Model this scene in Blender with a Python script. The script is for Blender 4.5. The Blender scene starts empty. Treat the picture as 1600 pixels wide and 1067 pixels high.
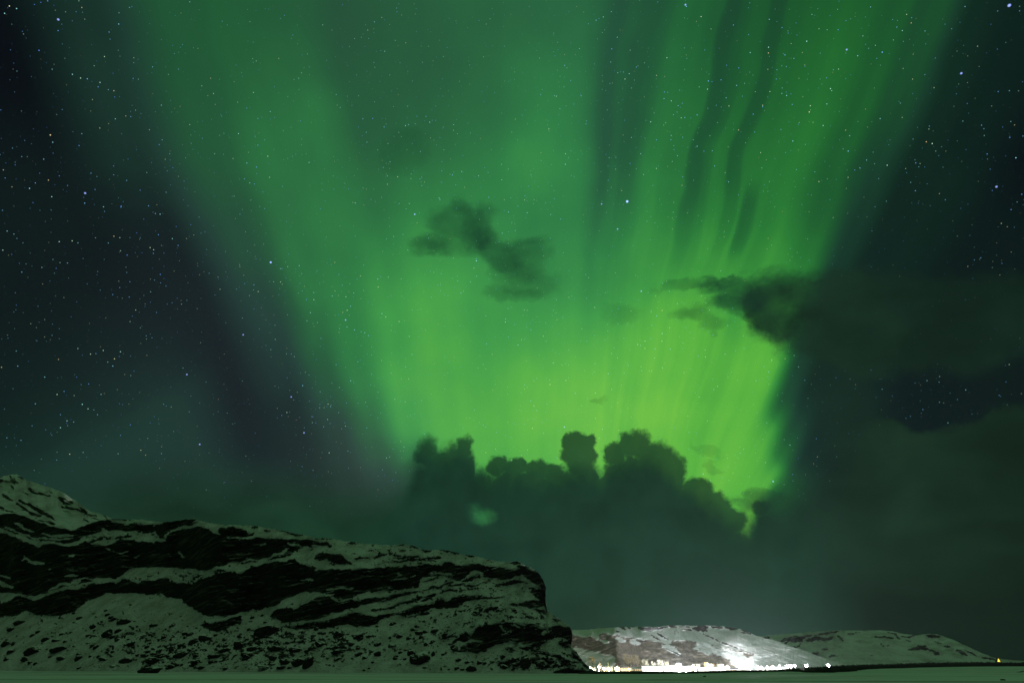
import bpy, bmesh, math, random
import numpy as np
from mathutils import Vector, Matrix, Euler

# ------------------------------------------------------------------ camera
sc = bpy.context.scene
COL = sc.collection
CAM_H = 2.5
HORIZON = 1038.0
F = 889.0                                   # focal length in pixels of the 1600 px photograph
PITCH = math.atan((HORIZON - 533.5) / F)
cam_d = bpy.data.cameras.new("camera")
cam_d.sensor_width = 36.0
cam_d.lens = 36.0 * F / 1600.0
cam_d.clip_start = 0.1
cam_d.clip_end = 100000.0
cam = bpy.data.objects.new("camera", cam_d)
COL.objects.link(cam)
cam.location = (0, 0, CAM_H)
cam.rotation_euler = (math.pi / 2 + PITCH, 0, 0)
sc.camera = cam
sc.view_settings.view_transform = 'Standard'
sc.view_settings.look = 'None'
sc.view_settings.exposure = 0.0
sc.view_settings.gamma = 1.0
CP, SP = math.cos(PITCH), math.sin(PITCH)


def ray(px, py):
    """unit direction of the photograph's pixel (px, py), world space"""
    u = (px - 800.0) / F
    v = (533.5 - py) / F
    d = Vector((u, CP - SP * v, SP + CP * v))
    return d.normalized()


def at(px, py, Y):
    d = ray(px, py)
    return Vector((0, 0, CAM_H)) + d * (Y / d.y)


def py_of_tz(tz):
    v = (tz * CP - SP) / (CP + tz * SP)
    return 533.5 - v * F


def lin(c):
    out = []
    for x in c:
        x = x / 255.0
        out.append(x / 12.92 if x <= 0.04045 else ((x + 0.055) / 1.055) ** 2.4)
    return out


# ------------------------------------------------------------------ node helper
class G:
    """tiny expression builder over a node tree"""

    def __init__(self, tree):
        self.t = tree
        self.n = tree.nodes
        self.l = tree.links

    def put(self, sock, v):
        if isinstance(v, bpy.types.NodeSocket):
            self.l.new(v, sock)
        else:
            sock.default_value = v

    def m(self, op, a, b=None, c=None, clamp=False):
        nd = self.n.new('ShaderNodeMath')
        nd.operation = op
        nd.use_clamp = clamp
        for i, v in enumerate((a, b, c)):
            if v is not None:
                self.put(nd.inputs[i], v)
        return nd.outputs[0]

    def add(self, a, b): return self.m('ADD', a, b)
    def sub(self, a, b): return self.m('SUBTRACT', a, b)
    def mul(self, a, b): return self.m('MULTIPLY', a, b)
    def mx(self, a, b): return self.m('MAXIMUM', a, b)
    def mn(self, a, b): return self.m('MINIMUM', a, b)
    def madd(self, a, b, c): return self.m('MULTIPLY_ADD', a, b, c)

    def v(self, op, a, b=None, out=0):
        nd = self.n.new('ShaderNodeVectorMath')
        nd.operation = op
        self.put(nd.inputs[0], a)
        if b is not None:
            if op == 'SCALE':
                self.put(nd.inputs[3], b)
            else:
                self.put(nd.inputs[1], b)
        return nd.outputs[out]

    def dot(self, a, b): return self.v('DOT_PRODUCT', a, b, 1)
    def dist(self, a, b): return self.v('DISTANCE', a, b, 1)

    def rng(self, x, a, b, lo=0.0, hi=1.0, smooth=True):
        nd = self.n.new('ShaderNodeMapRange')
        nd.interpolation_type = 'SMOOTHSTEP' if smooth else 'LINEAR'
        nd.clamp = True
        self.put(nd.inputs[0], x)
        for i, q in enumerate((a, b, lo, hi)):
            self.put(nd.inputs[i + 1], q)
        return nd.outputs[0]

    def mix(self, f, a, b):
        nd = self.n.new('ShaderNodeMix')
        nd.data_type = 'FLOAT'
        nd.clamp_factor = True
        self.put(nd.inputs[0], f)
        self.put(nd.inputs[2], a)
        self.put(nd.inputs[3], b)
        return nd.outputs[0]

    def cmix(self, f, a, b):
        nd = self.n.new('ShaderNodeMix')
        nd.data_type = 'RGBA'
        nd.clamp_factor = True
        self.put(nd.inputs[0], f)
        for i, q in ((6, a), (7, b)):
            if isinstance(q, (list, tuple)):
                q = tuple(q[:3]) + (1.0,)
            self.put(nd.inputs[i], q)
        return nd.outputs[2]

    def cadd(self, a, b, f=1.0):
        nd = self.n.new('ShaderNodeMix')
        nd.data_type = 'RGBA'
        nd.blend_type = 'ADD'
        nd.clamp_factor = False
        self.put(nd.inputs[0], f)
        for i, q in ((6, a), (7, b)):
            if isinstance(q, (list, tuple)):
                q = tuple(q[:3]) + (1.0,)
            self.put(nd.inputs[i], q)
        return nd.outputs[2]

    def comb(self, x, y, z):
        nd = self.n.new('ShaderNodeCombineXYZ')
        for i, q in enumerate((x, y, z)):
            self.put(nd.inputs[i], q)
        return nd.outputs[0]

    def sep(self, vec):
        nd = self.n.new('ShaderNodeSeparateXYZ')
        self.put(nd.inputs[0], vec)
        return nd.outputs

    def noise(self, vec, scale, detail=2.0, rough=0.5, dist=0.0, out=0, dims='3D'):
        nd = self.n.new('ShaderNodeTexNoise')
        nd.noise_dimensions = dims
        self.put(nd.inputs['Vector'], vec)
        nd.inputs['Scale'].default_value = scale
        nd.inputs['Detail'].default_value = detail
        nd.inputs['Roughness'].default_value = rough
        nd.inputs['Distortion'].default_value = dist
        return nd.outputs[out]

    def voro(self, vec, scale):
        nd = self.n.new('ShaderNodeTexVoronoi')
        nd.feature = 'F1'
        self.put(nd.inputs['Vector'], vec)
        nd.inputs['Scale'].default_value = scale
        return nd.outputs['Distance'], nd.outputs['Color']

    def curve(self, x, pts, x0, x1):
        """float curve through pts [(x, y)], over the domain x0..x1; y any range"""
        pts = sorted(pts)
        ys = [p[1] for p in pts]
        lo, hi = min(ys), max(ys)
        if hi - lo < 1e-9:
            hi = lo + 1e-6
        nd = self.n.new('ShaderNodeFloatCurve')
        cv = nd.mapping.curves[0]
        q = [((p[0] - x0) / (x1 - x0), (p[1] - lo) / (hi - lo)) for p in pts]
        q = [p for p in q if -1e-6 <= p[0] <= 1 + 1e-6]
        if q[0][0] > 1e-6:
            q.insert(0, (0.0, q[0][1]))
        if q[-1][0] < 1 - 1e-6:
            q.append((1.0, q[-1][1]))
        while len(cv.points) < len(q):
            cv.points.new(0.5, 0.5)
        for p, (a, b) in zip(cv.points, q):
            p.location = (a, b)
            p.handle_type = 'AUTO_CLAMPED'
        nd.mapping.use_clip = True
        nd.mapping.update()
        self.put(nd.inputs[1], self.rng(x, x0, x1, 0.0, 1.0, smooth=False))
        return self.madd(nd.outputs[0], hi - lo, lo)

    def ramp(self, x, stops, interp='LINEAR'):
        nd = self.n.new('ShaderNodeValToRGB')
        cr = nd.color_ramp
        cr.interpolation = interp
        stops = sorted(stops, key=lambda s: s[0])
        while len(cr.elements) < len(stops):
            cr.elements.new(0.5)
        for e, (p, c) in zip(cr.elements, stops):
            e.position = p
            e.color = tuple(c[:3]) + (1.0,)
        self.put(nd.inputs[0], x)
        return nd.outputs[0]


# ------------------------------------------------------------------ the night sky (direction based: aurora, clouds, stars)
world = bpy.data.worlds.new("World")
sc.world = world
world.use_nodes = True
wt = world.node_tree
wt.nodes.clear()
w = G(wt)
tc = wt.nodes.new('ShaderNodeTexCoord')
D = w.v('NORMALIZE', tc.outputs['Generated'])
dx, dy, dz = w.sep(D)
AZ = w.m('ARCTAN2', dx, dy)
EL = w.m('ARCSINE', dz)
DEG = math.pi / 180


def azel(px, py):
    d = ray(px, py)
    return math.atan2(d.x, d.y), math.asin(d.z)


# --- aurora: curtains are great circles through one axis point (the magnetic field line's foot)
AX = ray(800, 1700)
E1 = Vector((1, 0, 0))
E2 = Vector((0, -AX.z, AX.y))
if E2.z < 0:
    E2 = -E2


def st(px, py):
    d = ray(px, py)
    return math.atan2(d.dot(E1), d.dot(E2)), math.acos(max(-1, min(1, d.dot(AX))))


wob = w.noise(D, 3.0, 2.0, 0.5)
S0 = w.m('ARCTAN2', w.dot(D, tuple(E1)), w.dot(D, tuple(E2)))
S = w.madd(w.sub(wob, 0.5), 0.075, S0)
T = w.m('ARCCOSINE', w.dot(D, tuple(AX)))
T = w.madd(w.sub(w.noise(D, 4.0, 3.0, 0.55), 0.5), 0.10, T)
T0, T1 = st(800, 960)[1], st(800, -40)[1] + 0.12
rows = [0, 100, 200, 300, 400, 500, 600, 700, 800]
table = [
    (300,  [.00, .00, .01, .02, .02, .03, .07, .12, .12]),
    (400,  [.09, .11, .10, .06, .03, .03, .03, .04, .08]),
    (480,  [.29, .28, .27, .25, .20, .15, .10, .05, .07]),
    (540,  [.33, .33, .37, .40, .41, .35, .25, .10, .07]),
    (590,  [.32, .34, .40, .45, .49, .50, .47, .24, .10]),
    (640,  [.27, .27, .30, .42, .56, .68, .74, .45, .18]),
    (700,  [.30, .31, .34, .49, .63, .74, .82, .74, .40]),
    (770,  [.37, .38, .41, .54, .60, .64, .76, .82, .60]),
    (840,  [.39, .42, .48, .55, .56, .64, .79, .88, .70]),
    (910,  [.34, .36, .38, .46, .54, .64, .85, .93, .70]),
    (980,  [.34, .39, .46, .55, .66, .78, .88, .95, .80]),
    (1040, [.30, .34, .40, .52, .70, .82, .91, .93, .85]),
    (1100, [.34, .37, .42, .49, .64, .78, .90, .92, .90]),
    (1150, [.33, .34, .34, .35, .48, .70, .85, .90, .92]),
    (1188, [.24, .22, .18, .13, .12, .14, .20, .84, .88]),
    (1222, [.07, .07, .06, .05, .05, .05, .07, .36, .92]),
    (1262, [.04, .04, .04, .05, .05, .05, .05, .07, .40]),
    (1360, [.00, .00, .00, .01, .02, .02, .02, .02, .02]),
]
prev = None
I = None
for xk, vals in table:
    pts = []
    for y, val in zip(rows, vals):
        x = 800 + (xk - 800) * (1700 - y) / 1000.0
        pts.append((st(x, y)[1], val))
    c = w.curve(T, pts, T0, T1)
    sk = st(xk, 700)[0]
    if I is None:
        I = c
    else:
        I = w.mix(w.rng(S, prev, sk), I, c)
    prev = sk
# fine rays: dark lanes between the curtains on the right, soft ones everywhere
sA, sB = st(850, 700)[0], st(1230, 700)[0]
dips = [(850, 0), (870, .03), (882, .14), (892, .30), (902, .38), (912, .22), (924, .36), (934, .30), (946, .12), (960, 0), (982, .12), (992, .18), (1000, .55),
        (1009, .40), (1018, .22), (1028, .05), (1036, .26), (1041, .38), (1048, .34), (1054, .05), (1068, .0), (1085, .0), (1120, .12), (1135, .22), (1150, .12), (1165, .30), (1178, .10), (1200, 0), (1230, 0)]
dip = w.curve(w.madd(w.sub(w.noise(D, 8.0, 2.0), 0.5), 0.034, S), [(st(a, 700)[0], b) for a, b in dips], sA, sB)
fade_t = w.rng(T, st(1000, 470)[1], st(1000, 250)[1])
I = w.mul(I, w.sub(1.0, w.mul(w.mul(dip, 0.74), fade_t)))
# the short hook of the dark lane at the right
hk = w.curve(S, [(st(1055, 700)[0], 0), (st(1062, 700)[0], .5), (st(1070, 700)[0], .42), (st(1080, 700)[0], 0)], st(1050, 700)[0], st(1085, 700)[0])
hk = w.mul(hk, w.mul(w.rng(T, st(1150, 420)[1], st(1150, 370)[1]), w.rng(T, st(1160, 260)[1], st(1160, 320)[1])))
I = w.mul(I, w.sub(1.0, w.mul(hk, 0.6)))
stv = w.comb(w.mul(S, 17.0), w.mul(T, 1.3), 0.0)
ray_n = w.sub(w.noise(stv, 1.0, 2.0, 0.42), 0.5)
I = w.mul(I, w.madd(ray_n, w.mix(w.rng(S, st(780, 700)[0], st(1000, 700)[0]), .13, .36), 1.0))
ray_f = w.sub(w.noise(w.comb(w.mul(S, 52.0), w.mul(T, 2.2), 3.0), 1.0, 2.0, 0.5), 0.5)
I = w.mul(I, w.madd(ray_f, w.mix(w.rng(S, st(860, 700)[0], st(960, 700)[0]), .03, .16), 1.0))
big_n = w.sub(w.noise(D, 5.0, 3.0, 0.5), 0.5)
I = w.mul(I, w.madd(big_n, 0.50, 1.0))
rampL = w.ramp(I, [(0.0, (0, 0, 0)), (.15, lin((26, 58, 44))), (.32, lin((30, 88, 48))), (.50, lin((41, 122, 58))), (.68, lin((60, 152, 64))), (.85, lin((84, 174, 62))), (1.0, lin((108, 190, 62)))])
rampR = w.ramp(I, [(0.0, (0, 0, 0)), (.15, lin((20, 58, 36))), (.32, lin((26, 88, 38))), (.50, lin((38, 118, 44))), (.68, lin((60, 150, 52))), (.85, lin((86, 176, 54))), (1.0, lin((108, 190, 58)))])
aur = w.cmix(w.rng(S, st(860, 700)[0], st(1060, 700)[0]), rampL, rampR)

# --- night background: navy, a little purple on the left
naz = w.rng(AZ, -0.75, 0.75, smooth=False)
bg = w.ramp(naz, [(0.0, lin((9, 14, 20))), (.18, lin((21, 24, 33))), (.38, lin((23, 30, 36))), (.62, lin((22, 34, 40))), (.82, lin((10, 17, 28))), (1.0, lin((7, 12, 20)))])
pur = w.rng(w.dist(D, tuple(ray(300, 470))), 0.42, 0.0)
bg = w.cadd(bg, w.cmix(pur, (0, 0, 0), lin((7, 4, 10))))
br = w.rng(w.dist(D, tuple(ray(600, 700))), 0.20, 0.0)
bg = w.cadd(bg, w.cmix(br, (0, 0, 0), lin((28, 34, 28))))
sky = w.cadd(bg, aur)

# --- stars
def star_layer(scale, r, thr, gain, seed):
    d, c = w.voro(w.v('ADD', D, (seed, seed * .37, seed * .71)), scale)
    cr, cg, cb = w.sep(c)
    mag = w.m('POWER', w.rng(cr, thr, 1.0, smooth=False), 2.2)
    core = w.rng(d, r * scale, r * scale * 0.35)
    hue = w.ramp(cg, [(0.0, (.12, .32, 1.1)), (.40, (.22, .62, 1.05)), (.68, (.40, .95, .95)), (.86, (.75, 1.0, .6)), (.95, (1.0, .9, .45)), (1.0, (1.0, .6, .3))])
    return w.v('SCALE', hue, w.mul(w.mul(core, w.madd(mag, 1.0, 0.03)), gain))


stars = star_layer(180.0, 0.00070, 0.06, 1.15, 3.1)
stars = w.v('ADD', stars, star_layer(95.0, 0.00076, 0.36, 1.1, 11.7))
stars = w.v('ADD', stars, star_layer(46.0, 0.00090, 0.50, 1.7, 5.3))
stars = w.v('SCALE', stars, w.rng(w.noise(D, 4.5, 3.0, .6), .38, .62, .38, 1.30))
bright = [(980, 315, 1.6, 2.6), (423, 410, 1.2, 2.0), (648, 335, .8, 1.7), (965, 358, .7, 1.6), (940, 319, .6, 1.6), (1002, 455, .7, 1.5),
          (1071, 8, .8, 1.7), (133, 302, .8, 1.7), (540, 500, .7, 1.6), (312, 694, .7, 1.5), (475, 676, .7, 1.6), (1502, 115, .9, 1.7),
          (1577, 9, 1.1, 2.2), (1557, 292, .8, 1.7), (882, 667, .6, 1.5), (1208, 752, .7, 1.6), (455, 620, .7, 1.5), (1361, 578, .7, 1.5),
          (1323, 78, .7, 1.6), (91, 31, .8, 1.7), (292, 585, .7, 1.5), (380, 523, .7, 1.5)]
for (x, y, g, rp) in bright:
    rr = rp / 1000.0
    d = w.dist(D, tuple(ray(x, y)))
    core = w.mul(w.rng(d, rr, rr * 0.25), g)
    stars = w.v('ADD', stars, w.v('SCALE', (.42, .55, 1.35), core))

# --- clouds.  warped angles give the ragged edges
nA = w.noise(D, 14.0, 6.0, 0.62, out=1)
nx, ny, nz = w.sep(nA)
nB = w.noise(D, 46.0, 4.0, 0.6, out=1)
mx_, my_, mz_ = w.sep(nB)
wx = w.add(w.mul(w.sub(nx, 0.5), 0.050), w.mul(w.sub(mx_, 0.5), 0.020))
wy = w.add(w.mul(w.sub(ny, 0.5), 0.050), w.mul(w.sub(my_, 0.5), 0.020))
AZw = w.add(AZ, wx)
ELw = w.add(EL, wy)
PXR = 0.00112                                # about one photograph pixel, radians


def edge(pts, x0, x1):
    q = [azel(x, y) for x, y in pts]
    return q, azel(*x0)[0], azel(*x1)[0]


# 1 cumulus bank in the middle
P1 = [(540, 800), (575, 785), (605, 772), (630, 748), (646, 716), (660, 697), (690, 700), (712, 694), (732, 694), (742, 718), (752, 726), (765, 730), (800, 726), (840, 730), (870, 734), (888, 722), (922, 720), (932, 726), (938, 732), (944, 726), (955, 712), (985, 702), (1010, 704), (1040, 722),
      (1062, 742), (1085, 758), (1110, 776), (1130, 794), (1150, 812), (1166, 822), (1174, 818), (1180, 794), (1190, 774), (1215, 768), (1240, 760), (1270, 742), (1300, 722)]
q, a0, a1 = edge(P1, (540, 800), (1300, 722))
top1 = w.curve(w.madd(wx, 0.30, AZ), q, a0, a1)
soft1 = w.curve(AZ, [(azel(540, 800)[0], .050), (azel(640, 720)[0], .030), (azel(680, 700)[0], .012), (azel(760, 720)[0], .007), (azel(900, 700)[0], .0045), (azel(1060, 740)[0], .005),
                     (azel(1170, 800)[0], .010), (azel(1210, 760)[0], .020), (azel(1300, 722)[0], .050)], a0, a1)
vb = w.noise(w.v('ADD', D, (4.0, 1.0, 2.0)), 26.0, 1.5, 0.4)
vb2 = w.noise(w.v('ADD', D, (1.0, 7.0, 2.0)), 70.0, 2.0, 0.5)
bil = w.add(w.mul(w.m('ABSOLUTE', w.sub(vb, .5)), .060), w.mul(w.m('ABSOLUTE', w.sub(vb2, .5)), .034))
dif1 = w.sub(w.add(top1, w.sub(bil, .009)), w.madd(wy, 0.22, EL))
in1 = w.mul(w.rng(AZ, azel(520, 800)[0], azel(640, 760)[0]), w.rng(AZ, azel(1330, 760)[0], azel(1200, 780)[0]))
A1 = w.mul(w.rng(dif1, w.mul(soft1, -1.5), w.mul(soft1, 2.8)), in1)


def puff(x, y, rx, ry, soft):
    c0, e0 = azel(x, y)
    k = PXR * 0.95
    u = w.mul(w.sub(AZp, c0), math.cos(e0) / (k * rx))
    v_ = w.mul(w.sub(ELp, e0), 1.0 / (k * ry))
    return w.rng(w.add(w.mul(u, u), w.mul(v_, v_)), 1.0 + soft * 1.5, 1.0 - soft * 1.3)


AZp = w.add(AZ, w.add(w.mul(w.sub(nx, .5), .030), w.mul(w.sub(mx_, .5), .026)))
ELp = w.add(EL, w.add(w.mul(w.sub(ny, .5), .026), w.mul(w.sub(my_, .5), .026)))
for b in [(668, 712, 15, 26, .6), (692, 722, 26, 20, .5), (724, 700, 13, 17, .45), (712, 714, 24, 20, .5), (776, 730, 20, 16, .35), (805, 732, 24, 16, .35), (838, 736, 26, 16, .35), (868, 742, 20, 16, .35),
          (893, 692, 13, 16, .3), (905, 697, 22, 24, .25), (920, 695, 14, 17, .3), (908, 722, 25, 24, .35), (891, 710, 13, 18, .4), (924, 710, 12, 18, .4), (962, 708, 17, 18, .3), (986, 694, 20, 22, .32), (1003, 700, 18, 22, .35), (1030, 718, 28, 26, .34), (1052, 738, 22, 28, .34), (1090, 766, 22, 22, .3), (1116, 788, 22, 22, .3), (1142, 812, 20, 18, .35), (1186, 790, 14, 14, .5)]:
    A1 = w.mx(A1, puff(*b))
hole = w.mul(w.rng(w.dist(w.v('MULTIPLY', w.v('ADD', D, w.comb(w.mul(wx, 1.5), 0.0, w.mul(wy, .9))), (.75, 1.0, 1.3)), tuple(Vector((.75, 1.0, 1.3)) * ray(750, 803))), 0.030, 0.002), 0.62)
hole = w.mul(hole, w.rng(w.madd(wy, 1.0, EL), azel(748, 824)[1], azel(748, 810)[1]))
A1 = w.mul(w.mul(A1, w.sub(1.0, hole)), w.rng(dif1, -.02, .050, .88, 1.0))
# 2 low overcast that swallows everything near the horizon
P2 = [(-40, 770), (120, 770), (250, 745), (350, 750), (450, 755), (560, 775), (640, 785), (700, 795), (740, 818), (800, 830), (1100, 840), (1180, 800), (1240, 775), (1300, 728), (1340, 690), (1365, 658), (1385, 656), (1410, 668),
      (1440, 674), (1470, 670), (1510, 664), (1545, 650), (1600, 628), (1680, 600)]
q, a0, a1 = edge(P2, (-40, 770), (1680, 600))
top2 = w.curve(AZw, q, a0, a1)
soft2 = w.curve(AZ, [(azel(0, 770)[0], .055), (azel(540, 770)[0], .050), (azel(680, 795)[0], .03), (azel(1240, 780)[0], .05), (azel(1340, 690)[0], .020), (azel(1390, 670)[0], .007), (azel(1600, 630)[0], .006)], a0, a1)
A2 = w.rng(w.sub(top2, ELw), w.mul(soft2, -1.0), w.mul(soft2, 1.2))
# 3 broad soft cloud at the right
P3t = [(1120, 448), (1150, 440), (1180, 436), (1210, 428), (1235, 424), (1280, 410), (1340, 408), (1400, 418), (1460, 424), (1520, 425), (1600, 424), (1680, 424)]
P3b = [(1120, 470), (1150, 478), (1165, 500), (1190, 530), (1215, 552), (1250, 560), (1300, 580), (1360, 600), (1420, 590), (1480, 584), (1540, 590), (1570, 574), (1600, 560), (1680, 540)]
q, a0, a1 = edge(P3t, (1120, 448), (1680, 424))
t3 = w.curve(AZw, q, a0, a1)
q, a0, a1 = edge(P3b, (1120, 470), (1680, 540))
b3 = w.curve(AZw, q, a0, a1)
ELw3 = w.madd(wy, 1.1, EL)
A3 = w.mul(w.rng(w.sub(t3, ELw3), -0.006, 0.030), w.rng(w.sub(ELw3, b3), -0.012, 0.028))
A3 = w.mul(A3, w.rng(AZw, azel(1110, 455)[0], azel(1170, 470)[0]))
lowgap = w.mul(w.rng(AZw, azel(1420, 600)[0], azel(1330, 600)[0]), w.rng(AZ, azel(1235, 600)[0], azel(1290, 600)[0]))   # cloud 3 merges downwards here
A3 = w.mx(A3, w.mul(lowgap, w.mul(0.55, w.rng(w.sub(t3, EL), 0.0, 0.06))))
A3 = w.mul(A3, w.mn(w.madd(w.sub(nx, .5), .9, .90), .97))


# 4 torn dark scraps
nS = w.sep(w.noise(w.v('MULTIPLY', D, (1.0, 1.0, 1.6)), 11.0, 5.0, 0.6, out=1))
AZs = w.madd(w.sub(nS[0], .5), .11, w.madd(w.sub(mx_, .5), .016, AZ))
ELs = w.madd(w.sub(nS[1], .5), .075, w.madd(w.sub(my_, .5), .016, EL))
def blob(x, y, rx, ry, a, rot=0.0):
    c0, e0 = azel(x, y)
    k = PXR * 0.95
    ce = math.cos(e0)
    u = w.mul(w.sub(AZs, c0), ce / k)
    v_ = w.mul(w.sub(ELs, e0), 1.0 / k)
    cr, sr = math.cos(rot), math.sin(rot)
    uu = w.madd(u, cr / rx, w.mul(v_, -sr / rx))
    vv = w.madd(u, sr / ry, w.mul(v_, cr / ry))
    r2 = w.add(w.mul(uu, uu), w.mul(vv, vv))
    return w.rng(r2, 1.9, 0.0, 0.0, a)


A4 = None
for b in [(722, 330, 20, 16, .55), (705, 350, 36, 24, .62), (745, 360, 22, 40, .66, .5), (672, 386, 32, 18, .50), (715, 385, 50, 20, .34), (775, 395, 42, 26, .58, .5), (815, 405, 42, 30, .46), (800, 378, 50, 12, .35),
          (820, 440, 50, 26, .42, .3), (800, 462, 46, 12, .34), (632, 238, 34, 26, .26, -.6), (1090, 445, 62, 7, .42), (1150, 438, 52, 11, .60), (1080, 492, 26, 18, .42), (1108, 512, 24, 10, .34),
          (1200, 452, 40, 24, .70), (1160, 468, 34, 20, .66, .3), (1195, 500, 30, 30, .62), (970, 488, 34, 14, .18), (1130, 470, 24, 14, .40), (932, 623, 14, 4, .22), (1100, 712, 30, 5, .22, .5), (1122, 735, 16, 5, .25, .4), (1185, 778, 34, 12, .60)]:
    v_ = blob(*b)
    A4 = v_ if A4 is None else w.sub(w.add(A4, v_), w.mul(A4, v_))

# cloud colours; aurora light, billow shading and village glow are painted in
tex = w.madd(w.sub(w.noise(w.v('MULTIPLY', D, (1.0, 1.0, 1.8)), 9.0, 5.0, .55, .3), 0.5), 1.3, 1.0)
c4 = lin((22, 62, 42))
c3 = w.ramp(naz, [(0.0, lin((24, 56, 42))), (.62, lin((20, 58, 40))), (.72, lin((20, 50, 37))), (.88, lin((22, 46, 33))), (1.0, lin((18, 40, 30)))])
c2 = w.ramp(naz, [(0.0, lin((24, 50, 36))), (.12, lin((24, 50, 36))), (.35, lin((26, 58, 40))), (.50, lin((26, 62, 45))), (.60, lin((25, 53, 46))), (.72, lin((22, 46, 40))), (.82, lin((22, 46, 35))), (.92, lin((22, 46, 33))), (1.0, lin((17, 37, 26)))])
lowd = w.mul(w.rng(EL, azel(1500, 860)[1], azel(1500, 960)[1]), w.rng(AZ, 0.30, 0.62))
c2 = w.cmix(w.mul(lowd, .8), c2, lin((7, 20, 16)))
c1 = w.cmix(w.rng(dif1, 0.0, 0.16), lin((20, 52, 37)), lin((24, 56, 43)))
hzn = w.rng(EL, 0.30, 0.02)
vill = w.m('POWER', w.rng(w.dist(w.v('MULTIPLY', D, (.75, 1, 1.35)), tuple(Vector((.75, 1, 1.35)) * ray(1130, 1015))), 0.17, 0.0, smooth=False), 2.0)
cl_t = lambda c: w.v('SCALE', c, tex)
sky_s = w.v('ADD', sky, stars)
A4 = w.mul(A4, w.madd(w.sub(nz, .5), 1.1, 1.0))
sky_s = w.cmix(A4, sky_s, c4)
sky_s = w.cmix(A3, sky_s, cl_t(c3))
sky_s = w.cmix(A2, sky_s, cl_t(c2))
sky_s = w.cmix(A1, sky_s, w.v('SCALE', c1, w.madd(w.sub(w.noise(D, 20.0, 4.0, .55), .5), .9, 1.0)))
sky_s = w.cadd(sky_s, w.cmix(vill, (0, 0, 0), lin((30, 42, 48))))
# unseen glow added overhead and behind the photographer to light the snow
over = w.rng(dy, 0.35, -0.25)
over = w.mul(over, w.rng(dz, 0.42, 0.95))
sky_s = w.cadd(sky_s, w.cmix(over, (0, 0, 0), lin((97, 117, 87))))
gnd = w.rng(dz, -0.02, 0.0)
bgn = wt.nodes.new('ShaderNodeBackground')
bgn.inputs['Strength'].default_value = 1.0
w.put(bgn.inputs['Color'], sky_s)
wo = wt.nodes.new('ShaderNodeOutputWorld')
wt.links.new(bgn.outputs[0], wo.inputs['Surface'])
world.cycles.sampling_method = 'MANUAL'
world.cycles.sample_map_resolution = 256

# ------------------------------------------------------------------ object helpers
def tag(o, label=None, cat=None, group=None, kind=None):
    if label: o["label"] = label
    if cat: o["category"] = cat
    if group: o["group"] = group
    if kind: o["kind"] = kind
    return o


def link_mesh(name, verts, faces, mat=None, parent=None, smooth=True):
    me = bpy.data.meshes.new(name)
    me.from_pydata([tuple(v) for v in verts], [], faces)
    me.update()
    if smooth:
        me.polygons.foreach_set("use_smooth", np.ones(len(me.polygons), dtype=bool))
    if mat: me.materials.append(mat)
    o = bpy.data.objects.new(name, me)
    COL.objects.link(o)
    if parent: o.parent = parent
    return o


def link_bm(name, bm, mat, parent=None, smooth=False):
    me = bpy.data.meshes.new(name)
    bmesh.ops.recalc_face_normals(bm, faces=bm.faces)
    bm.to_mesh(me)
    bm.free()
    if smooth:
        me.polygons.foreach_set("use_smooth", np.ones(len(me.polygons), dtype=bool))
    me.materials.append(mat)
    o = bpy.data.objects.new(name, me)
    COL.objects.link(o)
    if parent: o.parent = parent
    return o


def new_mat(name):
    m = bpy.data.materials.new(name)
    m.use_nodes = True
    g = G(m.node_tree)
    b = m.node_tree.nodes['Principled BSDF']
    b.inputs['Roughness'].default_value = 0.9
    b.inputs['Specular IOR Level'].default_value = 0.2
    return m, g, b


def bump(g, b, h, strength, dist):
    nd = g.n.new('ShaderNodeBump')
    nd.inputs['Strength'].default_value = strength
    nd.inputs['Distance'].default_value = dist
    g.put(nd.inputs['Height'], h)
    g.put(b.inputs['Normal'], nd.outputs[0])


# ------------------------------------------------------------------ numpy noise
_rs = np.random.RandomState(7)
_LAT = _rs.rand(256, 256)


def vnoise(x, y):
    xi = np.floor(x).astype(int); yi = np.floor(y).astype(int)
    fx = x - xi; fy = y - yi
    fx = fx * fx * fx * (fx * (fx * 6 - 15) + 10); fy = fy * fy * fy * (fy * (fy * 6 - 15) + 10)
    x0 = xi & 255; x1 = (xi + 1) & 255; y0 = yi & 255; y1 = (yi + 1) & 255
    a = _LAT[x0, y0]; b = _LAT[x1, y0]; c = _LAT[x0, y1]; d = _LAT[x1, y1]
    return (a + (b - a) * fx) * (1 - fy) + (c + (d - c) * fx) * fy


def fbm(x, y, oct=4, gain=0.5, ox=0.0):
    s = np.zeros_like(x); a = 1.0; t = 0.0
    for i in range(oct):
        s += a * (vnoise(x + ox + 17.3 * i, y + 31.7 * i + ox * .6) - 0.5)
        t += a
        a *= gain; x = x * 2.03; y = y * 2.03
    return s / t * 2.0          # about -1..1 (mostly -.6...6)


def sstep(a, b, x):
    t = np.clip((x - a) / (b - a), 0, 1)
    return t * t * (3 - 2 * t)


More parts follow.
